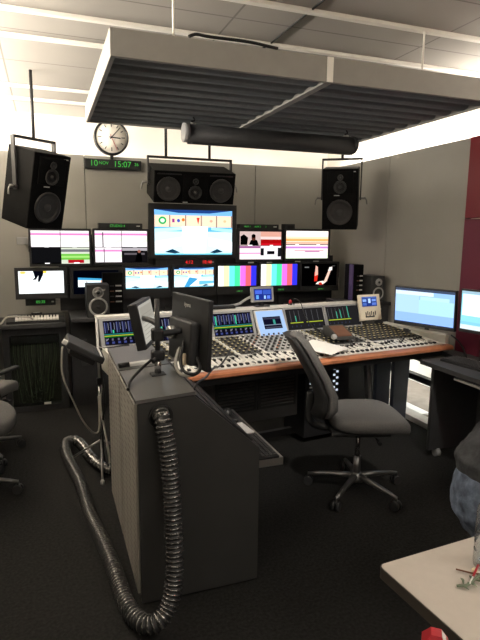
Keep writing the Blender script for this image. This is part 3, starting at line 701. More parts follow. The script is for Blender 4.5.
# things on the console
t = thing('small_touchscreen', 'small grey touchscreen on a bent arm on top of the meter bridge', 'touchscreen', cw(.90, .87, 1.046), (0, 0, A-.05))
b = MB(); b.box((0, 0, .098), (.20, .03, .125), 'grey_plastic', Matrix.Rotation(-.15, 3, 'X'), .008); b.build('case', t)
picture('screen', .155, .088, [(rc(0, 0, 1, 1), (.09, .14, .42)), (rc(.05, .55, .45, .9), (.22, .32, .75)), (rc(.5, .5, .95, .9), (.16, .26, .62)), (rc(.1, .1, .25, .45), (.30, .55, .85)), (rc(.55, .1, .65, .4), (.55, .72, .95)), (rc(.72, .1, .9, .4), (.28, .40, .82))], t, (0, -.0185, .099), (-.15, 0, 0))
b = MB(); b.span(-.06, .06, -.03, .03, 0, .010, 'black', .003); b.span(-.02, .02, .0, .02, .008, .06, 'black'); b.build('foot', t)
tag(MB().tube(cat([cw(.60, .88, 1.06), cw(.70, .90, 1.07), cw(.76, .90, 1.10), cw(.82, .895, 1.13)]), .011, 'grey_plastic').build('cable_sleeve'), 'bent grey cable sleeve rising behind the small touchscreen', 'cable')
t = thing('flat_keyboard', 'flat black keyboard lying on the bridge top left of the small touchscreen', 'keyboard', cw(.52, .87, 1.046), (0, 0, A)); MB().box((0, 0, .012), (.26, .07, .02), 'black', None, .004).build('case', t); MB().box((0, 0, .024), (.24, .05, .005), 'charcoal').build('keycaps', t)
t = thing('cue_light', 'small red light standing on the bridge right of the touchscreen', 'lamp', cw(1.17, .87, 1.046)); MB().cyl((0, 0, 0), (0, 0, .012), .018, 'black').build('foot', t); MB().lathe([(.013, .012), (.013, .03), (.008, .04), (.001, .043)], 'red_plastic', None, 14).build('lens', t)
t = thing('gooseneck_microphone', 'thin black gooseneck microphone bending from bridge down over the console', 'microphone', cw(1.20, .86, 1.046)); b = MB().tube(cat([(0, 0, 0), (0, -.01, .05), (.01, -.10, .03), (.02, -.18, -.08), (.05, -.26, -.15)]), .0035, 'cable'); b.build('neck', t); MB().cyl((.05, -.26, -.15), (.085, -.31, -.175), .009, 'black').build('capsule', t)
t = thing('talkback_unit', 'brown black wedge shaped talkback handset lying on the console', 'handset', cw(1.33, .42, zs(.42)+.03), (0, 0, A-.10))
b = MB(); b.prism([(-.11, .0), (.09, .0), (.11, .075), (.06, .085), (-.11, .02)], -.075, .075, 'x', 'console_dark'); b.build('case', t)
MB().box((0, -.03, .052), (.12, .15, .006), 'brown', Matrix.Rotation(.36, 3, 'X')).build('cover', t)
MB().lathe([(.001, 0), (.022, .01), (.024, .026), (.016, .040), (.001, .044)], 'grey_plastic', Matrix.Translation((-.09, -.09, .0)), 16).build('ball', t)
for i, (x, y, r, lb) in enumerate(((.98, .19, .05, 'white sheet of paper on the console behind the swivel chair back'), (1.06, .23, -.06, 'second white sheet overlapping under the top paper on the console'))):
    tag(MB().box((0, 0, .001), (.21, .297, .0016), 'paper', rx).build('paper_sheet', None, cw(x, y, zs(y)+.034+.004*(1-i)), (0, 0, A+r+.5)), lb, 'paper')
tag(MB().tube(cat([(.575, 2.16, .948), (.62, 2.26, .95), (.73, 2.50, .905), (.86, 2.80, .865), (.97, 3.02, .82), (1.07, 3.19, .83), (1.14, 3.32, .845)]), .006, 'cable').build('cable'), 'black cable running from the tall cabinet onto the console left end', 'cable')

# ================================================================== STEEL CABINET
cb = thing('equipment_cabinet', 'grey steel cabinet with perforated side and sloping front in the foreground', 'cabinet', (.60, 2.62, 0))
x0, x1, y0, y1 = -.272, .270, -.505, .53
def outline(i=0): return [(x0+i, .02), (x1-i, .02), (x1-i, .655-i), (-.03, .925-i), (x0+i, .915-i)]
b = MB(); b.prism([(x0, 0.045), (x1-.01, .045), (x1-.01, .65), (-.035, .915), (x0, .905)], y0+.022, y1, 'y', 'charcoal'); b.build('body', cb)
for yy in (y0, y1):
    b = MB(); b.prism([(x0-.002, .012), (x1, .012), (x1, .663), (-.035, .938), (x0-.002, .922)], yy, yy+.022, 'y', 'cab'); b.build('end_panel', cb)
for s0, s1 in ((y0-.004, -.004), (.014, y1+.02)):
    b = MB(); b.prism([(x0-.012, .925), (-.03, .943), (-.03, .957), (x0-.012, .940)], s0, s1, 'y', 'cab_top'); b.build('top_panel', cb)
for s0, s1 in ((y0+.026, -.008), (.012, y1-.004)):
    b = MB(); b.span(x0-.014, x0-.001, s0, s1, .045, .915, 'slot', .003); b.build('side_panel', cb)
b = MB()
for k in range(3): b.prism([(-.03+.095*k, .92-.082*k), (.05+.095*k, .85-.082*k), (.06+.095*k, .858-.082*k), (-.02+.095*k, .932-.082*k)], y0+.03, y1-.01, 'y', 'satin_black')
b.build('sloped_front', cb)
b = MB(); b.span(x0+.02, x1-.02, y0+.012, y1, 0, .045, 'black'); b.build('plinth', cb)
b = MB(); b.span(x1-.06, x1+.155, -.40, .34, .530, .55, 'charcoal'); b.span(x1+.155, x1+.165, -.40, .34, .518, .556, 'steel'); b.span(x1-.02, x1+.165, -.41, -.40, .518, .556, 'steel'); b.build('pull_out_shelf', cb)
mxh = Matrix.Translation((-.180, y0-.001, .862)) @ Matrix.Rotation(PI/2, 4, 'X')
MB().lathe([(.042, 0), (.046, .006), (.052, .006), (.054, 0)], 'black', mxh, 28).build('cable_port', cb)
t = thing('keyboard', 'dark grey computer keyboard on the pull-out shelf of the steel cabinet', 'keyboard', (.955, 2.36, .55), (0, 0, R(90))); MB().box((0, 0, .009), (.30, .12, .016), 'black', None, .004).build('case', t)
b = MB()
for i in range(13):
    for j in range(5): b.box((-.132+i*.022, -.044+j*.022, .019), (.018, .018, .007), 'charcoal', None, .002)
b.build('keycaps', t)
t = thing('mouse_pad', 'pale grey pad beside the keyboard on the pull-out shelf', 'pad', (.965, 2.63, .55), (0, 0, .1)); MB().box((0, 0, .006), (.10, .16, .012), 'light_grey', None, .005).build('pad', t)
t = thing('trackball', 'black trackball at the far end of the pull-out shelf', 'trackball', (.945, 2.80, .55)); MB().box((0, 0, .012), (.10, .13, .024), 'black', None, .01, 3).build('base', t); MB().lathe([(.001, .02), (.03, .026), (.034, .044), (.024, .064), (.001, .072)], 'black', None, 18).build('ball', t)
# pen tray on the top
t = thing('conference_microphone', 'slim pale grey and black handheld device lying on the cabinet top', 'device', (.43, 2.69, .943), (0, R(-4), R(3))); MB().box((.02, 0, .012), (.15, .034, .02), 'light_grey', None, .006).build('body', t); MB().cyl((-.11, 0, .013), (-.055, 0, .013), .015, 'black').build('head', t)
tag(MB().tube(cat([(.48, 2.50, 1.06), (.46, 2.50, 1.02), (.40, 2.46, .985), (.34, 2.38, .958), (.315, 2.30, .95), (.308, 2.27, .944)]), .007, 'cable').build('cable'), 'black cable drooping from the monitor pole over the cabinet edge', 'cable')

# pole with the two monitors on the cabinet
pl = thing('monitor_pole', 'chrome monitor pole with clamp arms standing on the steel cabinet', 'monitor arm', (.478, 2.46, .945))
b = MB(); b.box((0, 0, .006), (.07, .07, .012), 'charcoal', None, .004); b.build('base_plate', pl)
MB().cyl((0, 0, .09), (0, 0, .37), .012, 'charcoal', seg=20).build('pole', pl); MB().cyl((0, 0, .012), (0, 0, .09), .0165, 'chrome', seg=20).build('pole_foot', pl)
b = MB(); b.box((0, 0, .10), (.06, .06, .05), 'black', None, .01, 3); b.cyl((0, 0, .10), (-.03, -.05, .08), .01, 'black'); b.build('clamp', pl)
b = MB(); b.box((0, 0, .20), (.055, .055, .06), 'black', None, .01, 3); b.tube(cat([(.0, .0, .20), (.06, .03, .20), (.13, .07, .20)]), .016, 'satin_black'); b.build('arm', pl)
b = MB(); b.tube(cat([(.0, .0, .25), (-.01, .12, .25), (-.02, .42, .22)]), .014, 'satin_black'); b.build('arm', pl)
def desk_monitor(name, label, loc, yaw, tilt, w, h, back=False, pic=None, logo=False, d=.04, bez=.014, mm='screen', group=None, off='charcoal'):
    t = thing(name, label, 'monitor', loc, (tilt, 0, yaw), group)
    # front is local -Y unless back is set (then the visible -Y side is its back)
    sgn = 1 if not back else -1
    b = MB(); b.box((0, 0, 0), (w, d, h), 'black', None, .005); b.build('case', t)
    if w > .4: b = MB(); b.box((0, sgn*(d/2+.024), -.05), (w*.62, .052, h*.62), 'satin_black', None, .012, 3); b.build('rear_housing', t)
    fy = -sgn*(d/2+.001)
    if pic: picture('screen', w-2*bez, h-2*bez-.012, pic, t, (0, fy, .006), (0, 0, 0 if not back else PI), mm)
    else: MB().box((0, fy, .004), (w-2*bez, .002, h-2*bez-.012), off).build('screen', t)
    MB().box((0, fy, -h/2+.013), (w-.01, .006, .018), 'satin_black').build('bezel', t)
    return t
GRAY_REFLECT = [(rc(0, 0, 1, 1), (.52, .50, .45)), (rc(.04, .05, .96, .5), (.56, .54, .48)), (rc(.04, .55, .96, .93), (.44, .42, .37))]+[(rc(.08, .12+.1*k, .9, .135+.1*k), (.38, .36, .32)) for k in range(7)]  # glowing grey stands in for reflections on a switched-off screen
tb = desk_monitor('arm_monitor', 'black monitor turned with its back to the camera above the cabinet', (.666, 2.557, 1.141), -1.387, -.04, .434, .343, True, d=.024, pic= [(rc(0, 0, 1, 1), (.55, .62, .75)), (rc(0, .9, 1, 1), (.8, .85, .9)), (rc(.1, .2, .6, .8), (.35, .42, .6))], group='monitors on the pole of the cabinet')
MB().lathe([(.034, 0), (.034, .03), (.02, .034), (.001, .034)], 'steel', Matrix.Translation((-.07, -.060, -.02)) @ Matrix.Rotation(PI/2, 4, 'X'), 20).build('vesa_mount', tb)
text('iiyama', .030, 'light_grey', 'logo', tb, (-.02, -.0125, .125))
MB().box((.08, -.055, -.13), (.02, .05, .06), 'cream', None, .008, 2).build('cable_clip', tb)
tl = desk_monitor('arm_monitor', 'monitor seen edge-on with a dull grey screen above the cabinet', (.485, 2.87, 1.137), 1.19, -.20, .35, .245, False, GRAY_REFLECT, d=.05, mm='screen_dim', group='monitors on the pole of the cabinet')
tag(MB().tube(cat([(.62, 2.50, 1.10), (.58, 2.42, 1.03), (.58, 2.36, .985), (.62, 2.32, .975), (.66, 2.36, .99), (.66, 2.44, 1.04)]), .008, 'cable').build('cable'), 'black cable loop hanging below the rear-facing monitor', 'cable')
tag(MB().tube(cat([(.60, 2.52, 1.06), (.56, 2.44, 1.01), (.57, 2.38, .965), (.63, 2.36, .96), (.68, 2.42, .98)]), .008, 'cable_grey').build('cable'), 'pale grey cable loop below the rear-facing monitor', 'cable')

# flexible cable hose out of the cabinet
b = MB(); pts = cat([(.420, 2.125, .868), (.421, 2.100, .866), (.424, 2.076, .835), (.438, 2.045, .70), (.446, 2.025, .52), (.446, 1.995, .34), (.436, 1.965, .20), (.405, 1.935, .105), (.35, 1.920, .06), (.295, 1.965, .045), (.255, 2.10, .045), (.235, 2.35, .045), (.205, 2.62, .045), (.165, 2.90, .045), (.150, 3.15, .045), (.135, 3.34, .045), (.095, 3.58, .055), (.065, 3.82, .058), (.075, 3.98, .065), (.14, 4.02, .062), (.19, 3.90, .055), (.225, 3.70, .052), (.29, 3.50, .052), (.36, 3.42, .052)], 40)
dist = 0; out = [pts[0]]; radii = [.047]; step = .0048; k = 0
samp = [pts[0]]
for p, q in zip(pts[:-1], pts[1:]):
    L = (q-p).length
    while dist+L >= step:
        f = (step-dist)/L; p = p.lerp(q, f); samp.append(p.copy()); L = (q-p).length; dist = 0
    dist += L
prof_ = (.0315, .0315, .0385, .0395)
b.tube(samp, .045, 'hose', 20, [prof_[i % 4] for i in range(len(samp))])
gi = b._mi('satin_black')  # groove shade painted as black bands, rib tops kept bright as highlights
for fi, f_ in enumerate(b.bm.faces):
    if fi//20 % 4 in (0, 1, 3) and fi < 20*(len(samp)-1): f_.material_index = gi if fi//20 % 4 != 3 else 0
tag(b.build('cable_hose'), 'thick ribbed black cable hose curling out of the cabinet onto the floor', 'hose')

# stand with the tilted panel behind the cabinet
st = thing('microphone_stand', 'thin chrome tripod stand behind the cabinet holding a tilted black panel', 'stand', (.30, 3.62, 0))
MB().cyl((0, 0, .03), (0, 0, .62), .011, 'chrome').build('lower_tube', st); MB().cyl((0, 0, .62), (-.005, 0, 1.06), .008, 'light_grey').build('upper_tube', st)
for a in (25, 145, 265):
    b = MB(); b.tube([(0, 0, .20), (.16*math.cos(R(a)), .16*math.sin(R(a)), .09), (.27*math.cos(R(a)), .27*math.sin(R(a)), .014)], .008, 'dark_chrome'); l = b.build('leg', st)
    MB().lathe([(.014, 0), (.014, .02), (.008, .03), (.001, .03)], 'light_grey', Matrix.Translation((.27*math.cos(R(a)), .27*math.sin(R(a)), 0)), 12).build('rubber_foot', l)
MB().box((0, 0, .62), (.035, .035, .05), 'black', None, .006).build('collar', st); MB().tube([(0, 0, .84), (.10, -.02, .85), (.20, -.05, .87)], .010, 'black').build('clamp', st)
b = MB(); b.tube([(0, -.01, .78), (-.05, -.05, .80), (-.08, -.12, .82)], .013, 'dark_chrome'); b.build('arm', st)
rotp = Matrix.Rotation(R(30), 3, 'Y')
tp = thing('intercom_panel', 'black tilted intercom panel held by the thin stand left of the cabinet', 'panel', (.195, 3.38, .905))
b = MB(); b.box((0, 0, 0), (.24, .30, .04), 'satin_black', rotp, .006); b.box(rotp @ Vector((0, 0, -.035)), (.17, .22, .05), 'black', rotp, .008); b.build('case', tp)
b = MB()
for k in range(7): b.box(rotp @ Vector((.05*0+.095-.012*0, -.12+k*.04, .019)), (.016, .028, .008), 'light_grey', rotp, .002)
for k in range(7): b.box(rotp @ Vector((.055, -.12+k*.04, .019)), (.02, .028, .006), 'charcoal', rotp, .002)
b.build('button_row', tp)
MB().box(rotp @ Vector((-.118, -.10, .0)), (.06, .035, .028), 'white', rotp, .006).build('plug', tp)
tag(MB().tube(cat([(.065, 3.27, .945), (.06, 3.25, .92), (.055, 3.27, .80), (.075, 3.30, .70), (.115, 3.36, .58), (.17, 3.44, .42), (.235, 3.52, .30), (.278, 3.57, .28), (.29, 3.59, .36), (.289, 3.60, .52)]), .0058, 'cable_grey').build('cable'), 'pale cable hanging in an arc from the intercom panel to the thin stand', 'cable')
for i, (pp, lb) in enumerate(((((.31, 3.66, .75), (.325, 3.55, .5), (.305, 3.56, .3), (.32, 3.55, .05), (.40, 3.45, .02)), 'black cable running down the thin stand to the floor'), (((.32, 3.64, .6), (.300, 3.585, .45), (.33, 3.50, .2), (.34, 3.46, .02)), 'grey cable running down beside the cabinet'))):
    tag(MB().tube(cat(pp), .007, 'cable' if i == 0 else 'cable_grey').build('cable'), lb, 'cable')

# ================================================================== OFFICE CHAIRS (front = local +X)
def superring(cx, cy, z, hx_, hy_, n=28, e=3.2):
    out = []
    for k in range(n):
        a = 2*PI*k/n; c, s_ = math.cos(a), math.sin(a)
        out.append((cx+hx_*math.copysign(abs(c)**(2/e), c), cy+hy_*math.copysign(abs(s_)**(2/e), s_), z))
    return out
def office_chair(label, loc, rotz, base_phase, arms=True, group='grey swivel chairs'):
    t = thing('office_chair', label, 'chair', loc, (0, 0, rotz), group)
    # seat: rounded cushion with a waterfall front
    b = MB(); rings = []
    for z, k in ((.455, .90), (.462, .97), (.490, 1.0), (.522, .985), (.534, .93), (.538, .80), (.536, .55), (.534, .2)):
        rings.append([(x, y, z-.045*max(0, (x-.13)/.16)**2+.008*(abs(y)/.22)**2) for x, y, _ in superring(.05, 0, z, .248*k, .235*k)])
    b.ring_loft(rings, 'fabric'); b.build('seat', t)
    b = MB(); b.box((-.02, 0, .440), (.36, .34, .03), 'chair_shell', None, .012, 3); b.box((0, 0, .408), (.20, .14, .05), 'chair_shell', None, .012, 3); b.cyl((.06, -.05, .425), (.06, -.24, .422), .006, 'black'); b.cyl((.06, -.22, .422), (.06, -.26, .422), .012, 'black'); b.build('seat_pan', t)
    # backrest: curved slab with pad and shell
    prof = [(.535, -.275, .17), (.59, -.250, .19), (.67, -.255, .20), (.77, -.300, .20), (.87, -.355, .195), (.955, -.405, .18), (1.005, -.437, .16), (1.022, -.450, .12)]
    for nm, m, o0, o1 in (('backrest', 'fabric', 0, .058), ('back_shell', 'chair_shell', -.040, -.001)):
        b = MB(); rings = []
        for i, (z, x, hw) in enumerate(prof):
            tt = .6 if i in (0, len(prof)-1) else 1
            ring = []
            n = 12
            for k in range(n+1): 
                v = -1+2*k/n; ring.append((x+o1*tt+.035*v*v - (.018*tt if abs(v) == 1 else 0), v*hw*.92, z))
            for k in range(n, -1, -1):
                v = -1+2*k/n; ring.append((x+o0+.035*v*v, v*hw*.92, z))
            rings.append(ring)
        b.ring_loft(rings, m); b.build(nm, t)
    b = MB(); b.tube(cat([(-.05, 0, .43), (-.22, 0, .43), (-.305, 0, .47), (-.315, 0, .55), (-.31, 0, .66)]), .024, 'chair_shell', 10); b.build('back_support', t)
    if arms:
        for s_ in (-1, 1):
            b = MB(); b.tube(cat([(-.05, s_*.18, .405), (-.06, s_*.27, .42), (-.10, s_*.285, .50), (-.13, s_*.285, .60), (-.08, s_*.285, .655)]), .012, 'chrome'); a_ = b.build('arm', t); MB().box((-.0, s_*.285, .665), (.22, .045, .024), 'chair_shell', None, .01, 3).build('arm_pad', a_)
    MB().cyl((0, 0, .22), (0, 0, .410), .014, 'chrome').build('gas_lift', t)
    b = MB(); b.cyl((0, 0, .075), (0, 0, .24), .024, 'dark_chrome'); b.lathe([(.045, .07), (.048, .10), (.03, .125), (.024, .13)], 'dark_chrome'); b.build('base_hub', t)
    for k in range(5):
        a = base_phase-rotz+2*PI*k/5; c, s_ = math.cos(a), math.sin(a)
        b = MB(); b.tube([(.03*c, .03*s_, .105), (.14*c, .14*s_, .098), (.25*c, .25*s_, .085), (.308*c, .308*s_, .075)], .016, 'dark_chrome', 10, [.021, .018, .015, .012]); l = b.build('leg', t)
        tx, ty = -s_, c
        b = MB(); b.cyl((.305*c, .305*s_, .055), (.305*c, .305*s_, .085), .007, 'dark_chrome')
        for w in (-1, 1): b.cyl((.305*c+tx*.006*w, .305*s_+ty*.006*w, .029), (.305*c+tx*.024*w, .305*s_+ty*.024*w, .029), .0285, 'charcoal', seg=18)
        b.box((.305*c, .305*s_, .045), (.03, .03, .025), 'charcoal', None, .008); b.build('caster', l)
    return t
office_chair('grey swivel chair with tall curved back in front of the mixing console', (1.80, 2.74, 0), R(-18), 0, arms=False)
office_chair('grey swivel chair at the left picture edge, nearer the back desk', (-.535, 4.08, 0), R(58), R(18), arms=True)
office_chair('swivel chair at the left picture edge of which only two casters show, nearer the camera', (-.53, 3.47, 0), R(-10), R(-14), arms=False)

# ================================================================== RIGHT DESK
rd = thing('side_desk', 'dark grey desk along the red wall at the right', 'desk', (2.80, 2.50, 0))
b = MB(); b.prism([(-.25, -.75), (.235, -.75), (.235, .80), (.10, .80), (.085, .64), (-.25, .62)], .69, .722, 'z', 'desk_top'); b.build('top', rd)
b = MB(); b.span(-.215, .235, .505, .535, .06, .69, 'charcoal'); b.build('end_panel', rd)
b = MB(); b.span(-.215, .235, -.70, -.67, .06, .69, 'charcoal'); b.build('end_panel', rd)
b = MB(); b.span(.205, .23, -.67, .505, .20, .69, 'charcoal'); b.build('rear_panel', rd)
b = MB(); b.span(-.15, -.12, -.65, .38, .622, .640, 'light_grey', .003); b.span(-.13, .2, -.64, .37, .636, .65, 'charcoal'); b.build('keyboard_tray', rd)
for y in (.50, -.66):
    for x in (-.13, .2):
        b = MB(); b.cyl((x-.018, y+.02, .03), (x+.018, y+.02, .03), .03, 'grey_plastic', seg=16); b.box((x, y+.02, .05), (.03, .04, .03), 'grey_plastic', None, .006); b.build('caster', rd)
UI_R = [(rc(0, 0, 1, 1), (.52, .70, .95)), (rc(0, .93, 1, 1), (.20, .24, .32)), (rc(0, .82, .66, .93), (.80, .90, 1.)), (rc(0, .30, .42, .82), (.62, .78, .98)), (rc(.42, .30, 1, .70), (.62, .82, .93)), (rc(.44, .70, .92, .80), (.66, .86, .90)), (rc(0, 0, 1, .30), (.50, .66, .96)), (rc(0, 0, 1, .03), (.12, .15, .22))]
m1 = desk_monitor('desk_monitor', 'black flat monitor with a pale blue screen in front of the grey wall', (2.708, 3.304, 1.077), -1.202, .031, .514, .305, False, UI_R, d=.03, bez=.012, group='pale blue screens at the right desk')
b = MB(); b.tube([(0, .05, -.02), (0, .16, -.03), (.06, .24, -.03)], .018, 'satin_black'); b.build('wall_arm', m1)
b = MB(); b.box((-.03, .03, -.185), (.42, .03, .014), 'light_grey', None, .004); b.box((-.16, .03, -.20), (.05, .03, .03), 'black'); b.box((0, .05, -.12), (.03, .02, .12), 'satin_black'); b.build('lower_rail', m1)
UI_R2 = [(rc(0, 0, 1, 1), (.50, .80, .90)), (rc(0, .93, 1, 1), (.55, .68, .75)), (rc(.02, .36, .55, .92), (.92, .97, 1.)), (rc(0, .10, 1, .20), (.45, .74, .85)), (rc(0, 0, 1, .12), (.80, .88, .90))]
m2 = desk_monitor('desk_monitor', 'black flat monitor with turquoise screen in front of the red wall', (2.81, 2.73, 1.105), -1.35, .02, .50, .305, False, UI_R2, d=.03, bez=.012, group='pale blue screens at the right desk')
b = MB(); b.box((0, .05, -.21), (.06, .03, .32), 'black'); b.box((0, .085, -.372), (.24, .13, .016), 'black', None, .006); b.build('stand', m2)
t = thing('keyboard', 'black computer keyboard on the dark desk below the right monitors', 'keyboard', (2.765, 2.83, .722), (0, 0, R(-84))); b = MB(); b.prism([(-.075, 0), (.075, 0), (.075, .026), (-.075, .014)], -.225, .225, 'x', 'black'); b.build('case', t)
b = MB()
for i in range(18):
    for j in range(6): b.box((-.205+i*.0241, -.058+j*.0225, .021+j*.0016), (.0195, .0185, .008), 'satin_black', None, .002)
b.build('keycaps', t); MB().span(-.22, .22, .062, .074, .024, .030, 'light_grey').build('rear_strip', t)
t = thing('telephone', 'small black desk box below the turquoise monitor', 'telephone', (2.955, 2.86, .722), (0, 0, R(-75))); MB().box((0, 0, .05), (.15, .07, .10), 'black', None, .006).build('case', t); MB().box((.03, -.037, .05), (.015, .004, .05), 'light_grey').build('label_plate', t)
tag(MB().tube(cat([(2.77, 3.07, .905), (2.81, 3.03, .86), (2.85, 3.02, .80), (2.88, 3.01, .735), (2.90, 3.00, .73)]), .006, 'cable').build('cable'), 'thin black cable hanging from the pale blue monitor to the desk', 'cable')

# ================================================================== FOREGROUND TABLE
tb = thing('meeting_table', 'beige table top with dark edge in the near right corner', 'table', (1.492, .650, 0), (0, 0, R(4)))
def rrect(hx_, hy_, r, n=5):
    out = []
    for cx_, cy_, a0 in ((hx_-r, hy_-r, 0), (-hx_+r, hy_-r, 90), (-hx_+r, -hy_+r, 180), (hx_-r, -hy_+r, 270)):
        for k in range(n+1): a = R(a0+90*k/n); out.append((cx_+r*math.cos(a), cy_+r*math.sin(a)))
    return out
b = MB(); b.prism(rrect(.653, .50, .018), .708, .7385, 'z', 'table_edge'); b.build('edge_band', tb)
b = MB(); b.prism(rrect(.650, .497, .016), .7375, .740, 'z', 'table'); b.build('top', tb)
for sx in (-1, 1):
    for sy in (-1, 1): MB().cyl((sx*.52+.06, sy*.40, 0), (sx*.52+.06, sy*.40, .708), .022, 'dark_chrome').build('leg', tb)
bt = thing('water_bottle', 'clear plastic water bottle at the right picture edge on the beige table', 'bottle', (1.082, 1.005, .740))
MB().lathe([(.001, .004), (.026, .004), (.031, .0), (.0335, .012), (.0335, .05), (.032, .055), (.0335, .06), (.0335, .13), (.032, .137), (.0335, .145), (.031, .165), (.020, .195), (.0135, .21), (.0135, .228)], 'pet', None, 28).build('body', bt)
MB().lathe([(.001, .007), (.028, .007), (.0315, .015), (.0315, .085), (.001, .085)], 'water', None, 24).build('water', bt)
MB().lathe([(.0155, .212), (.0155, .230), (.013, .232), (.001, .232)], 'white', None, 18).build('cap', bt)
t = thing('sprig', 'grey green twig lying on the beige table in front of the bottle', 'twig', (.975, .955, .742)); b = MB()
b.tube(cat([(-.035, .0, .004), (-.01, -.008, .006), (.03, .004, .008), (.07, .02, .006)]), .0035, 'green_leaf', 6); b.build('stem', t)
for k in range(7):
    b = MB(); x = -.03+k*.014; s_ = 1 if k % 2 else -1
    b.ring_loft([[(x, 0, .004), (x+.002, .001, .007), (x+.004, 0, .004)], [(x+.006, s_*.010, .005), (x+.011, s_*.011, .010), (x+.014, s_*.010, .005)], [(x+.012, s_*.022, .004), (x+.013, s_*.0225, .005), (x+.014, s_*.022, .004)]], 'green_leaf'); b.build('leaf', t)
t = thing('pen', 'red and white pen lying over the grey green twig', 'pen', (.997, .962, .754), (R(0), R(-8), R(32))); MB().cyl((-.030, 0, 0), (.0, 0, 0), .002, 'white').build('barrel', t); MB().cyl((.0, 0, 0), (.05, 0, 0), .0028, 'red_plastic').build('grip', t)
t = thing('twig', 'thin brown twig on the table between bottle and pen', 'twig', (1.0, 1.0, .742)); MB().tube(cat([(-.012, .012, .003), (-.002, .0, .004), (.012, -.018, .006), (.03, -.03, .006)]), .0024, 'brown', 6).build('stem', t)
t = thing('nut', 'cream coloured little crumb on the table in front of the bottle base', 'crumb', (1.03, .99, .740)); MB().lathe([(.001, 0), (.008, .002), (.009, .007), (.005, .012), (.001, .013)], 'cream', None, 9).build('piece', t); MB().lathe([(.001, 0), (.006, .002), (.006, .006), (.001, .009)], 'white', Matrix.Translation((.006, -.010, 0)), 8).build('piece', t)
sl = thing('low_stool', 'low dark stool left of the beige table, carrying the red carton', 'stool', (.655, .70, 0)); MB().lathe([(.001, .45), (.12, .45), (.13, .46), (.13, .48), (.12, .49), (.001, .49)], 'chair_shell', None, 28).build('seat', sl)
for k in range(3): a = 2*PI*k/3+.4; MB().cyl((.08*math.cos(a), .08*math.sin(a), .452), (.12*math.cos(a), .12*math.sin(a), 0), .012, 'dark_chrome').build('leg', sl)
ct = thing('drink_carton', 'red carton with white side at the bottom picture edge, left of the beige table', 'carton', (.712, .768, .490), (0, 0, R(-38)))
b = MB(); b.box((0, 0, .1535), (.052, .052, .307), 'red_plastic', None, .003); b.build('body', ct)
b = MB(); b.ring_loft([[(-.026, -.026, .307), (.026, -.026, .307), (.026, .026, .307), (-.026, .026, .307)], [(-.010, -.012, .334), (.010, -.012, .334), (.010, .012, .334), (-.010, .012, .334)]], 'red_plastic', False); b.build('shoulder', ct)
b = MB(); b.face([(.0272, -.024, .304), (.0272, .024, .304), (.0112, .011, .3335), (.0112, -.011, .3335)], 'white'); b.face([(.0266, -.025, .005), (.0266, .025, .005), (.0266, .025, .306), (.0266, -.025, .306)], 'white'); b.build('white_side', ct)

# ================================================================== SEATED PERSON (mostly outside the frame)
def skin_mesh(name, verts, edges, m, parent=None, sub=2, root=0):
    me = bpy.data.meshes.new(name); me.from_pydata([v[:3] for v in verts], edges, [])
    o = bpy.data.objects.new(name, me); C.objects.link(o)
    o.modifiers.new('skin', 'SKIN'); o.modifiers.new('sub', 'SUBSURF').levels = sub
    o.modifiers['skin'].use_smooth_shade = True
    for i, v in enumerate(verts):
        sv = me.skin_vertices[0].data[i]; r = v[3]; sv.radius = (r if not isinstance(r, tuple) else r[0], r if not isinstance(r, tuple) else r[1]); sv.use_root = (i == root)
    dg = bpy.context.evaluated_depsgraph_get(); dg.update()
    me2 = bpy.data.meshes.new_from_object(o.evaluated_get(dg)); me2.name = name
    bpy.data.objects.remove(o); bpy.data.meshes.remove(me)
    me2.materials.clear(); me2.materials.append(M[m])
    for p in me2.polygons: p.use_smooth = True
    o = bpy.data.objects.new(name, me2); C.objects.link(o)
    if parent: o.parent = parent
    return o
stl = thing('stool', 'dark round stool under the person in jeans', 'stool', (1.72, 1.495, 0)); MB().lathe([(.001, .37), (.14, .37), (.155, .39), (.15, .43), (.13, .445), (.001, .445)], 'chair_shell', None, 28).build('seat', stl); MB().cyl((0, 0, .05), (0, 0, .37), .025, 'dark_chrome').build('column', stl); MB().lathe([(.001, 0), (.20, 0), (.20, .015), (.03, .05), (.001, .05)], 'dark_chrome', None, 28).build('base', stl)
pr = thing('person', 'seated person in blue jeans and dark grey sweatshirt leaning forward at the right edge', 'person', (1.645, 1.495, 0))
# body (skin), one continuous surface: pelvis, spine, head, arms, legs
bd = [(.02, 0, .56, .10), (.07, 0, .72, .09), (.16, 0, .90, .085), (.235, 0, 1.03, .065), (.30, 0, 1.12, .045), (.33, 0, 1.18, .055), (.36, 0, 1.26, .085), (.37, 0, 1.33, .075)]
ed = [(i, i+1) for i in range(7)]
for s_ in (-1, 1):
    n = len(bd); bd += [(.225, s_*.15, 1.00, .036), (.28, s_*.213, .90, .034), (.33, s_*.222, .775, .032), (.43, s_*.175, .705, .028), (.55, s_*.11, .635, .026)]
    ed += [(3, n), (n, n+1), (n+1, n+2), (n+2, n+3), (n+3, n+4)]
    n = len(bd); bd += [(.10, s_*.10, .53, .06), (.30, s_*.12, .53, .055), (.46, s_*.13, .53, .045), (.475, s_*.13, .36, .042), (.46, s_*.13, .10, .036), (.52, s_*.14, .05, .035), (.62, s_*.15, .03, .028)]
    ed += [(0, n)]+[(n+i, n+i+1) for i in range(6)]
body = skin_mesh('body', bd, ed, 'skin', pr)
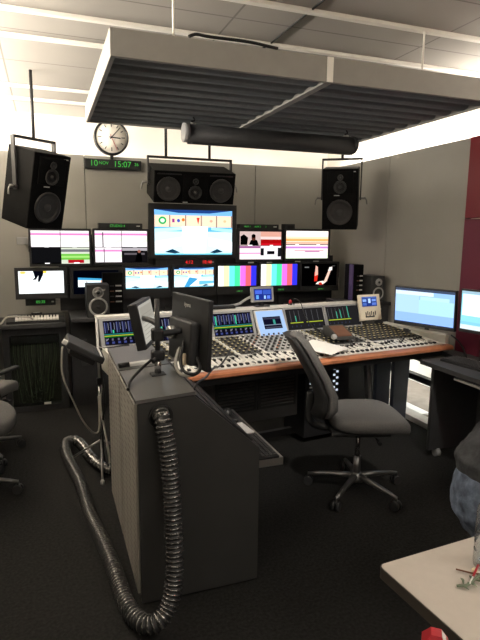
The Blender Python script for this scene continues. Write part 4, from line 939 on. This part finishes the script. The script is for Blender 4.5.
# trousers and sweatshirt follow the body: closed lofts fused into one surface each
def oval(b, pts, m):      # (x, y, z, half width in y, half depth)
    P = [Vector(p[:3]) for p in pts]; rings = []
    for k, p in enumerate(pts):
        t = (P[min(k+1, len(P)-1)]-P[max(k-1, 0)]).normalized(); a = Vector((0, 1, 0)); a = (a-t*a.dot(t)).normalized(); c = t.cross(a)
        rings.append([P[k]+a*p[3]*math.cos(2*PI*j/20)+c*p[4]*math.sin(2*PI*j/20) for j in range(20)])
    b.ring_loft(rings, m)
def fuse(name, b, m, parent, voxel=.010, smooth=3):
    o = b.build(name); md = o.modifiers.new('remesh', 'REMESH'); md.mode = 'VOXEL'; md.voxel_size = voxel
    tx = bpy.data.textures.new('folds', 'CLOUDS'); tx.noise_scale = .075
    dm = o.modifiers.new('folds', 'DISPLACE'); dm.texture = tx; dm.strength = .032; dm.mid_level = .5; dm.texture_coords = 'GLOBAL'
    ms = o.modifiers.new('smooth', 'SMOOTH'); ms.iterations = smooth; ms.factor = .5
    dg = bpy.context.evaluated_depsgraph_get(); dg.update()
    me = bpy.data.meshes.new_from_object(o.evaluated_get(dg)); me.name = name
    bpy.data.objects.remove(o)
    me.materials.clear(); me.materials.append(M[m])
    for p in me.polygons: p.use_smooth = True; p.material_index = 0
    o = bpy.data.objects.new(name, me); C.objects.link(o); o.parent = parent; return o
b = MB(); oval(b, [(.05, 0, .448, .12, .09), (.03, 0, .485, .180, .145), (.01, 0, .55, .198, .165), (0, 0, .63, .190, .160), (0, 0, .71, .178, .145)], 'jeans')
for s_ in (-1, 1): oval(b, [(-.01, s_*.09, .535, .09, .08), (.06, s_*.10, .535, .10, .092), (.30, s_*.12, .535, .085, .082), (.47, s_*.13, .535, .07, .07)], 'jeans'); oval(b, [(.47, s_*.13, .575, .05, .05), (.475, s_*.13, .52, .075, .072), (.48, s_*.13, .36, .066, .068), (.465, s_*.13, .10, .058, .060)], 'jeans')
jn = fuse('jeans', b, 'jeans', pr)
b = MB(); oval(b, [(.0, 0, .675, .180, .140), (-.0, 0, .70, .200, .168), (.02, 0, .735, .200, .155), (.05, 0, .765, .185, .138), (.085, 0, .80, .190, .148), (.16, 0, .90, .19, .135), (.23, 0, 1.01, .185, .118), (.265, 0, 1.075, .13, .088), (.295, 0, 1.125, .075, .07)], 'hoodie')
for s_ in (-1, 1): oval(b, [(.20, s_*.11, 1.03, .065, .08), (.225, s_*.19, .99, .07, .075), (.28, s_*.215, .90, .064, .066), (.33, s_*.225, .77, .056, .058)], 'hoodie'); oval(b, [(.315, s_*.228, .80, .05, .05), (.34, s_*.22, .76, .058, .056), (.43, s_*.175, .705, .050, .05), (.515, s_*.130, .658, .040, .042)], 'hoodie')
hd = fuse('sweatshirt', b, 'hoodie', pr)
b = MB(); b.tube(cat([(.23, -.10, 1.09), (.19, -.06, 1.10), (.18, 0, 1.105), (.19, .06, 1.10), (.23, .10, 1.09)]), .038, 'hoodie', 8); b.build('hood', hd)
# hands: palm plus five curled fingers
for s_ in (-1, 1):
    hx0, hy0, hz0 = .565, s_*.105, .628
    hvv = [(hx0-.02, hy0, hz0+.005, .022), (hx0+.03, hy0-s_*.005, hz0-.004, (.030, .016)), (hx0+.06, hy0-s_*.008, hz0-.006, (.034, .014))]; hee = [(0, 1), (1, 2)]
    for f, (oy, L) in enumerate(((-.027, .062), (-.009, .072), (.010, .067), (.027, .052))):
        n = len(hvv); fx, fy = hx0+.062, hy0+oy
        hvv += [(fx, fy, hz0-.006, .0095), (fx+L*.45, fy+oy*.1, hz0-.010, .009), (fx+L*.75, fy+oy*.12, hz0-.024, .0082), (fx+L*.9, fy+oy*.12, hz0-.042, .0072)]
        hee += [(2, n), (n, n+1), (n+1, n+2), (n+2, n+3)]
    n = len(hvv); hvv += [(hx0+.015, hy0-s_*.026, hz0-.004, .012), (hx0+.045, hy0-s_*.048, hz0-.010, .010), (hx0+.068, hy0-s_*.052, hz0-.016, .008)]; hee += [(1, n), (n, n+1), (n+1, n+2)]
    skin_mesh('hand', hvv, hee, 'skin', pr, 2)
# head features (head looks towards +X)
hc = Vector((.375, 0, 1.29))
b = MB(); b.lathe([(.001, -.115), (.045, -.105), (.066, -.07), (.078, -.02), (.083, .03), (.075, .075), (.045, .105), (.001, .115)], 'skin', Matrix.Translation(hc) @ Matrix.Diagonal((1.18, .95, 1, 1)), 24); b.build('head', pr)
b = MB(); b.ring_loft([[hc+Vector((.090, y, z)) for y, z in ((-.008, .03), (.008, .03), (.008, .02), (-.008, .02))], [hc+Vector((.118, y, z)) for y, z in ((-.013, -.012), (.013, -.012), (.013, -.022), (-.013, -.022))], [hc+Vector((.085, y, z)) for y, z in ((-.012, -.024), (.012, -.024), (.012, -.03), (-.012, -.03))]], 'skin'); b.build('nose', pr)
for s_ in (-1, 1):
    b = MB(); b.lathe([(.001, -.011), (.008, -.008), (.0115, 0), (.008, .008), (.001, .011)], 'eye', Matrix.Translation(hc+Vector((.083, s_*.032, .012))), 12); b.lathe([(.001, -.005), (.005, 0), (.001, .005)], 'black', Matrix.Translation(hc+Vector((.0925, s_*.032, .012))), 10); b.build('eye', pr)
    b = MB(); b.lathe([(.001, -.01), (.018, -.006), (.02, .004), (.001, .008)], 'skin', Matrix.Translation(hc+Vector((-.005, s_*.080, -.005))) @ Matrix.Rotation(PI/2, 4, 'X') @ Matrix.Diagonal((.8, 1.5, 1, 1)), 14); b.build('ear', pr)
b = MB(); b.box(hc+Vector((.083, 0, -.058)), (.012, .045, .012), 'lip', None, .005); b.build('mouth', pr)
b = MB(); b.lathe([(.088, -.01), (.095, .03), (.088, .08), (.055, .115), (.001, .127)], 'hair', Matrix.Translation(hc+Vector((-.020, 0, 0))) @ Matrix.Diagonal((1.15, .97, 1, 1)), 24); b.build('hair', pr)
for s_ in (-1, 1):
    b = MB(); rings = [[(x, s_*.14+y*w, z*h_+.002) for y, z in ((-1, 0), (1, 0), (1, .5), (.5, 1), (-.5, 1), (-1, .5))] for x, w, h_ in ((.41, .03, .06), (.45, .04, .10), (.52, .042, .09), (.60, .045, .06), (.67, .035, .035))]
    b.ring_loft(rings, 'shoe'); b.build('shoe', pr)

# ================================================================== LIGHT
def area(name, loc, rot, sx, sy, power, col=(1, .87, .70)):
    l = bpy.data.lights.new(name, 'AREA'); l.shape = 'RECTANGLE'; l.size = sx; l.size_y = sy; l.energy = power; l.color = col
    o = bpy.data.objects.new(name, l); C.objects.link(o); o.location = loc; o.rotation_euler = rot; return o
UP = PI
# fluorescent battens lying in the coves behind the wall panels
WARM = (1, .925, .82)
area('cove_light_back', (.9, 5.77, 2.30), (UP, 0, 0), 3.8, .12, 11, WARM)
area('cove_light_right', (3.21, 1.8, 2.30), (UP, 0, 0), .10, 7.4, 84, (1, .95, .87))
area('cove_light_left', (-1.26, 4.0, 2.37), (UP, R(18), 0), .14, 3.4, 260, WARM)
area('cove_light_left_rear', (-1.26, -.5, 2.37), (UP, R(14), 0), .14, 3.6, 45, WARM)
# area fills added over the rear of the room, no fixtures known there
area('fill_table', (1.9, .3, 2.72), (0, 0, 0), .6, .6, 16, WARM)
for x, tx in ((1.15, 1.0), (2.0, 2.2)):          # spots added to brighten the console, no real fixtures
    l = bpy.data.lights.new('fill_spot_console', 'SPOT'); l.energy = 130; l.color = WARM; l.spot_size = R(46); l.spot_blend = .8; l.shadow_soft_size = .06
    o = bpy.data.objects.new('fill_spot_console', l); C.objects.link(o); o.location = (x, 1.5, 2.74)
    o.rotation_euler = (Vector((tx, 3.35, .8))-Vector(o.location)).to_track_quat('-Z', 'Y').to_euler()
area('fill_rear', (.6, -1.4, 2.72), (0, 0, 0), .6, .6, 20, WARM)  # ambient fill added behind the camera
W = bpy.data.worlds.new('World'); S.world = W; W.use_nodes = True
nt = W.node_tree; bg = nt.nodes['Background']; bg.inputs['Color'].default_value = (.93, .97, 1, 1); bg.inputs['Strength'].default_value = 10.

# ================================================================== CAMERA
YAW, PITCH, ROLL = R(20), R(9.2), R(.6)
f = Vector((math.sin(YAW)*math.cos(PITCH), math.cos(YAW)*math.cos(PITCH), -math.sin(PITCH)))
r0 = Vector((math.cos(YAW), -math.sin(YAW), 0)); u0 = r0.cross(f)
r = r0*math.cos(ROLL)+u0*math.sin(ROLL); u = u0*math.cos(ROLL)-r0*math.sin(ROLL)
cd = bpy.data.cameras.new('camera'); co = bpy.data.objects.new('camera', cd); C.objects.link(co)
co.matrix_world = Matrix(((r.x, u.x, -f.x, 0), (r.y, u.y, -f.y, 0), (r.z, u.z, -f.z, 1.62), (0, 0, 0, 1)))
cd.sensor_fit = 'VERTICAL'; cd.sensor_height = 24; cd.lens = 530/640*24; cd.clip_start = .05
S.camera = co
S.view_settings.view_transform = 'Standard'; S.view_settings.look = 'None'; S.view_settings.gamma = 1; S.view_settings.exposure = .2
S.view_settings.use_curve_mapping = False
S.cycles.max_bounces = 8
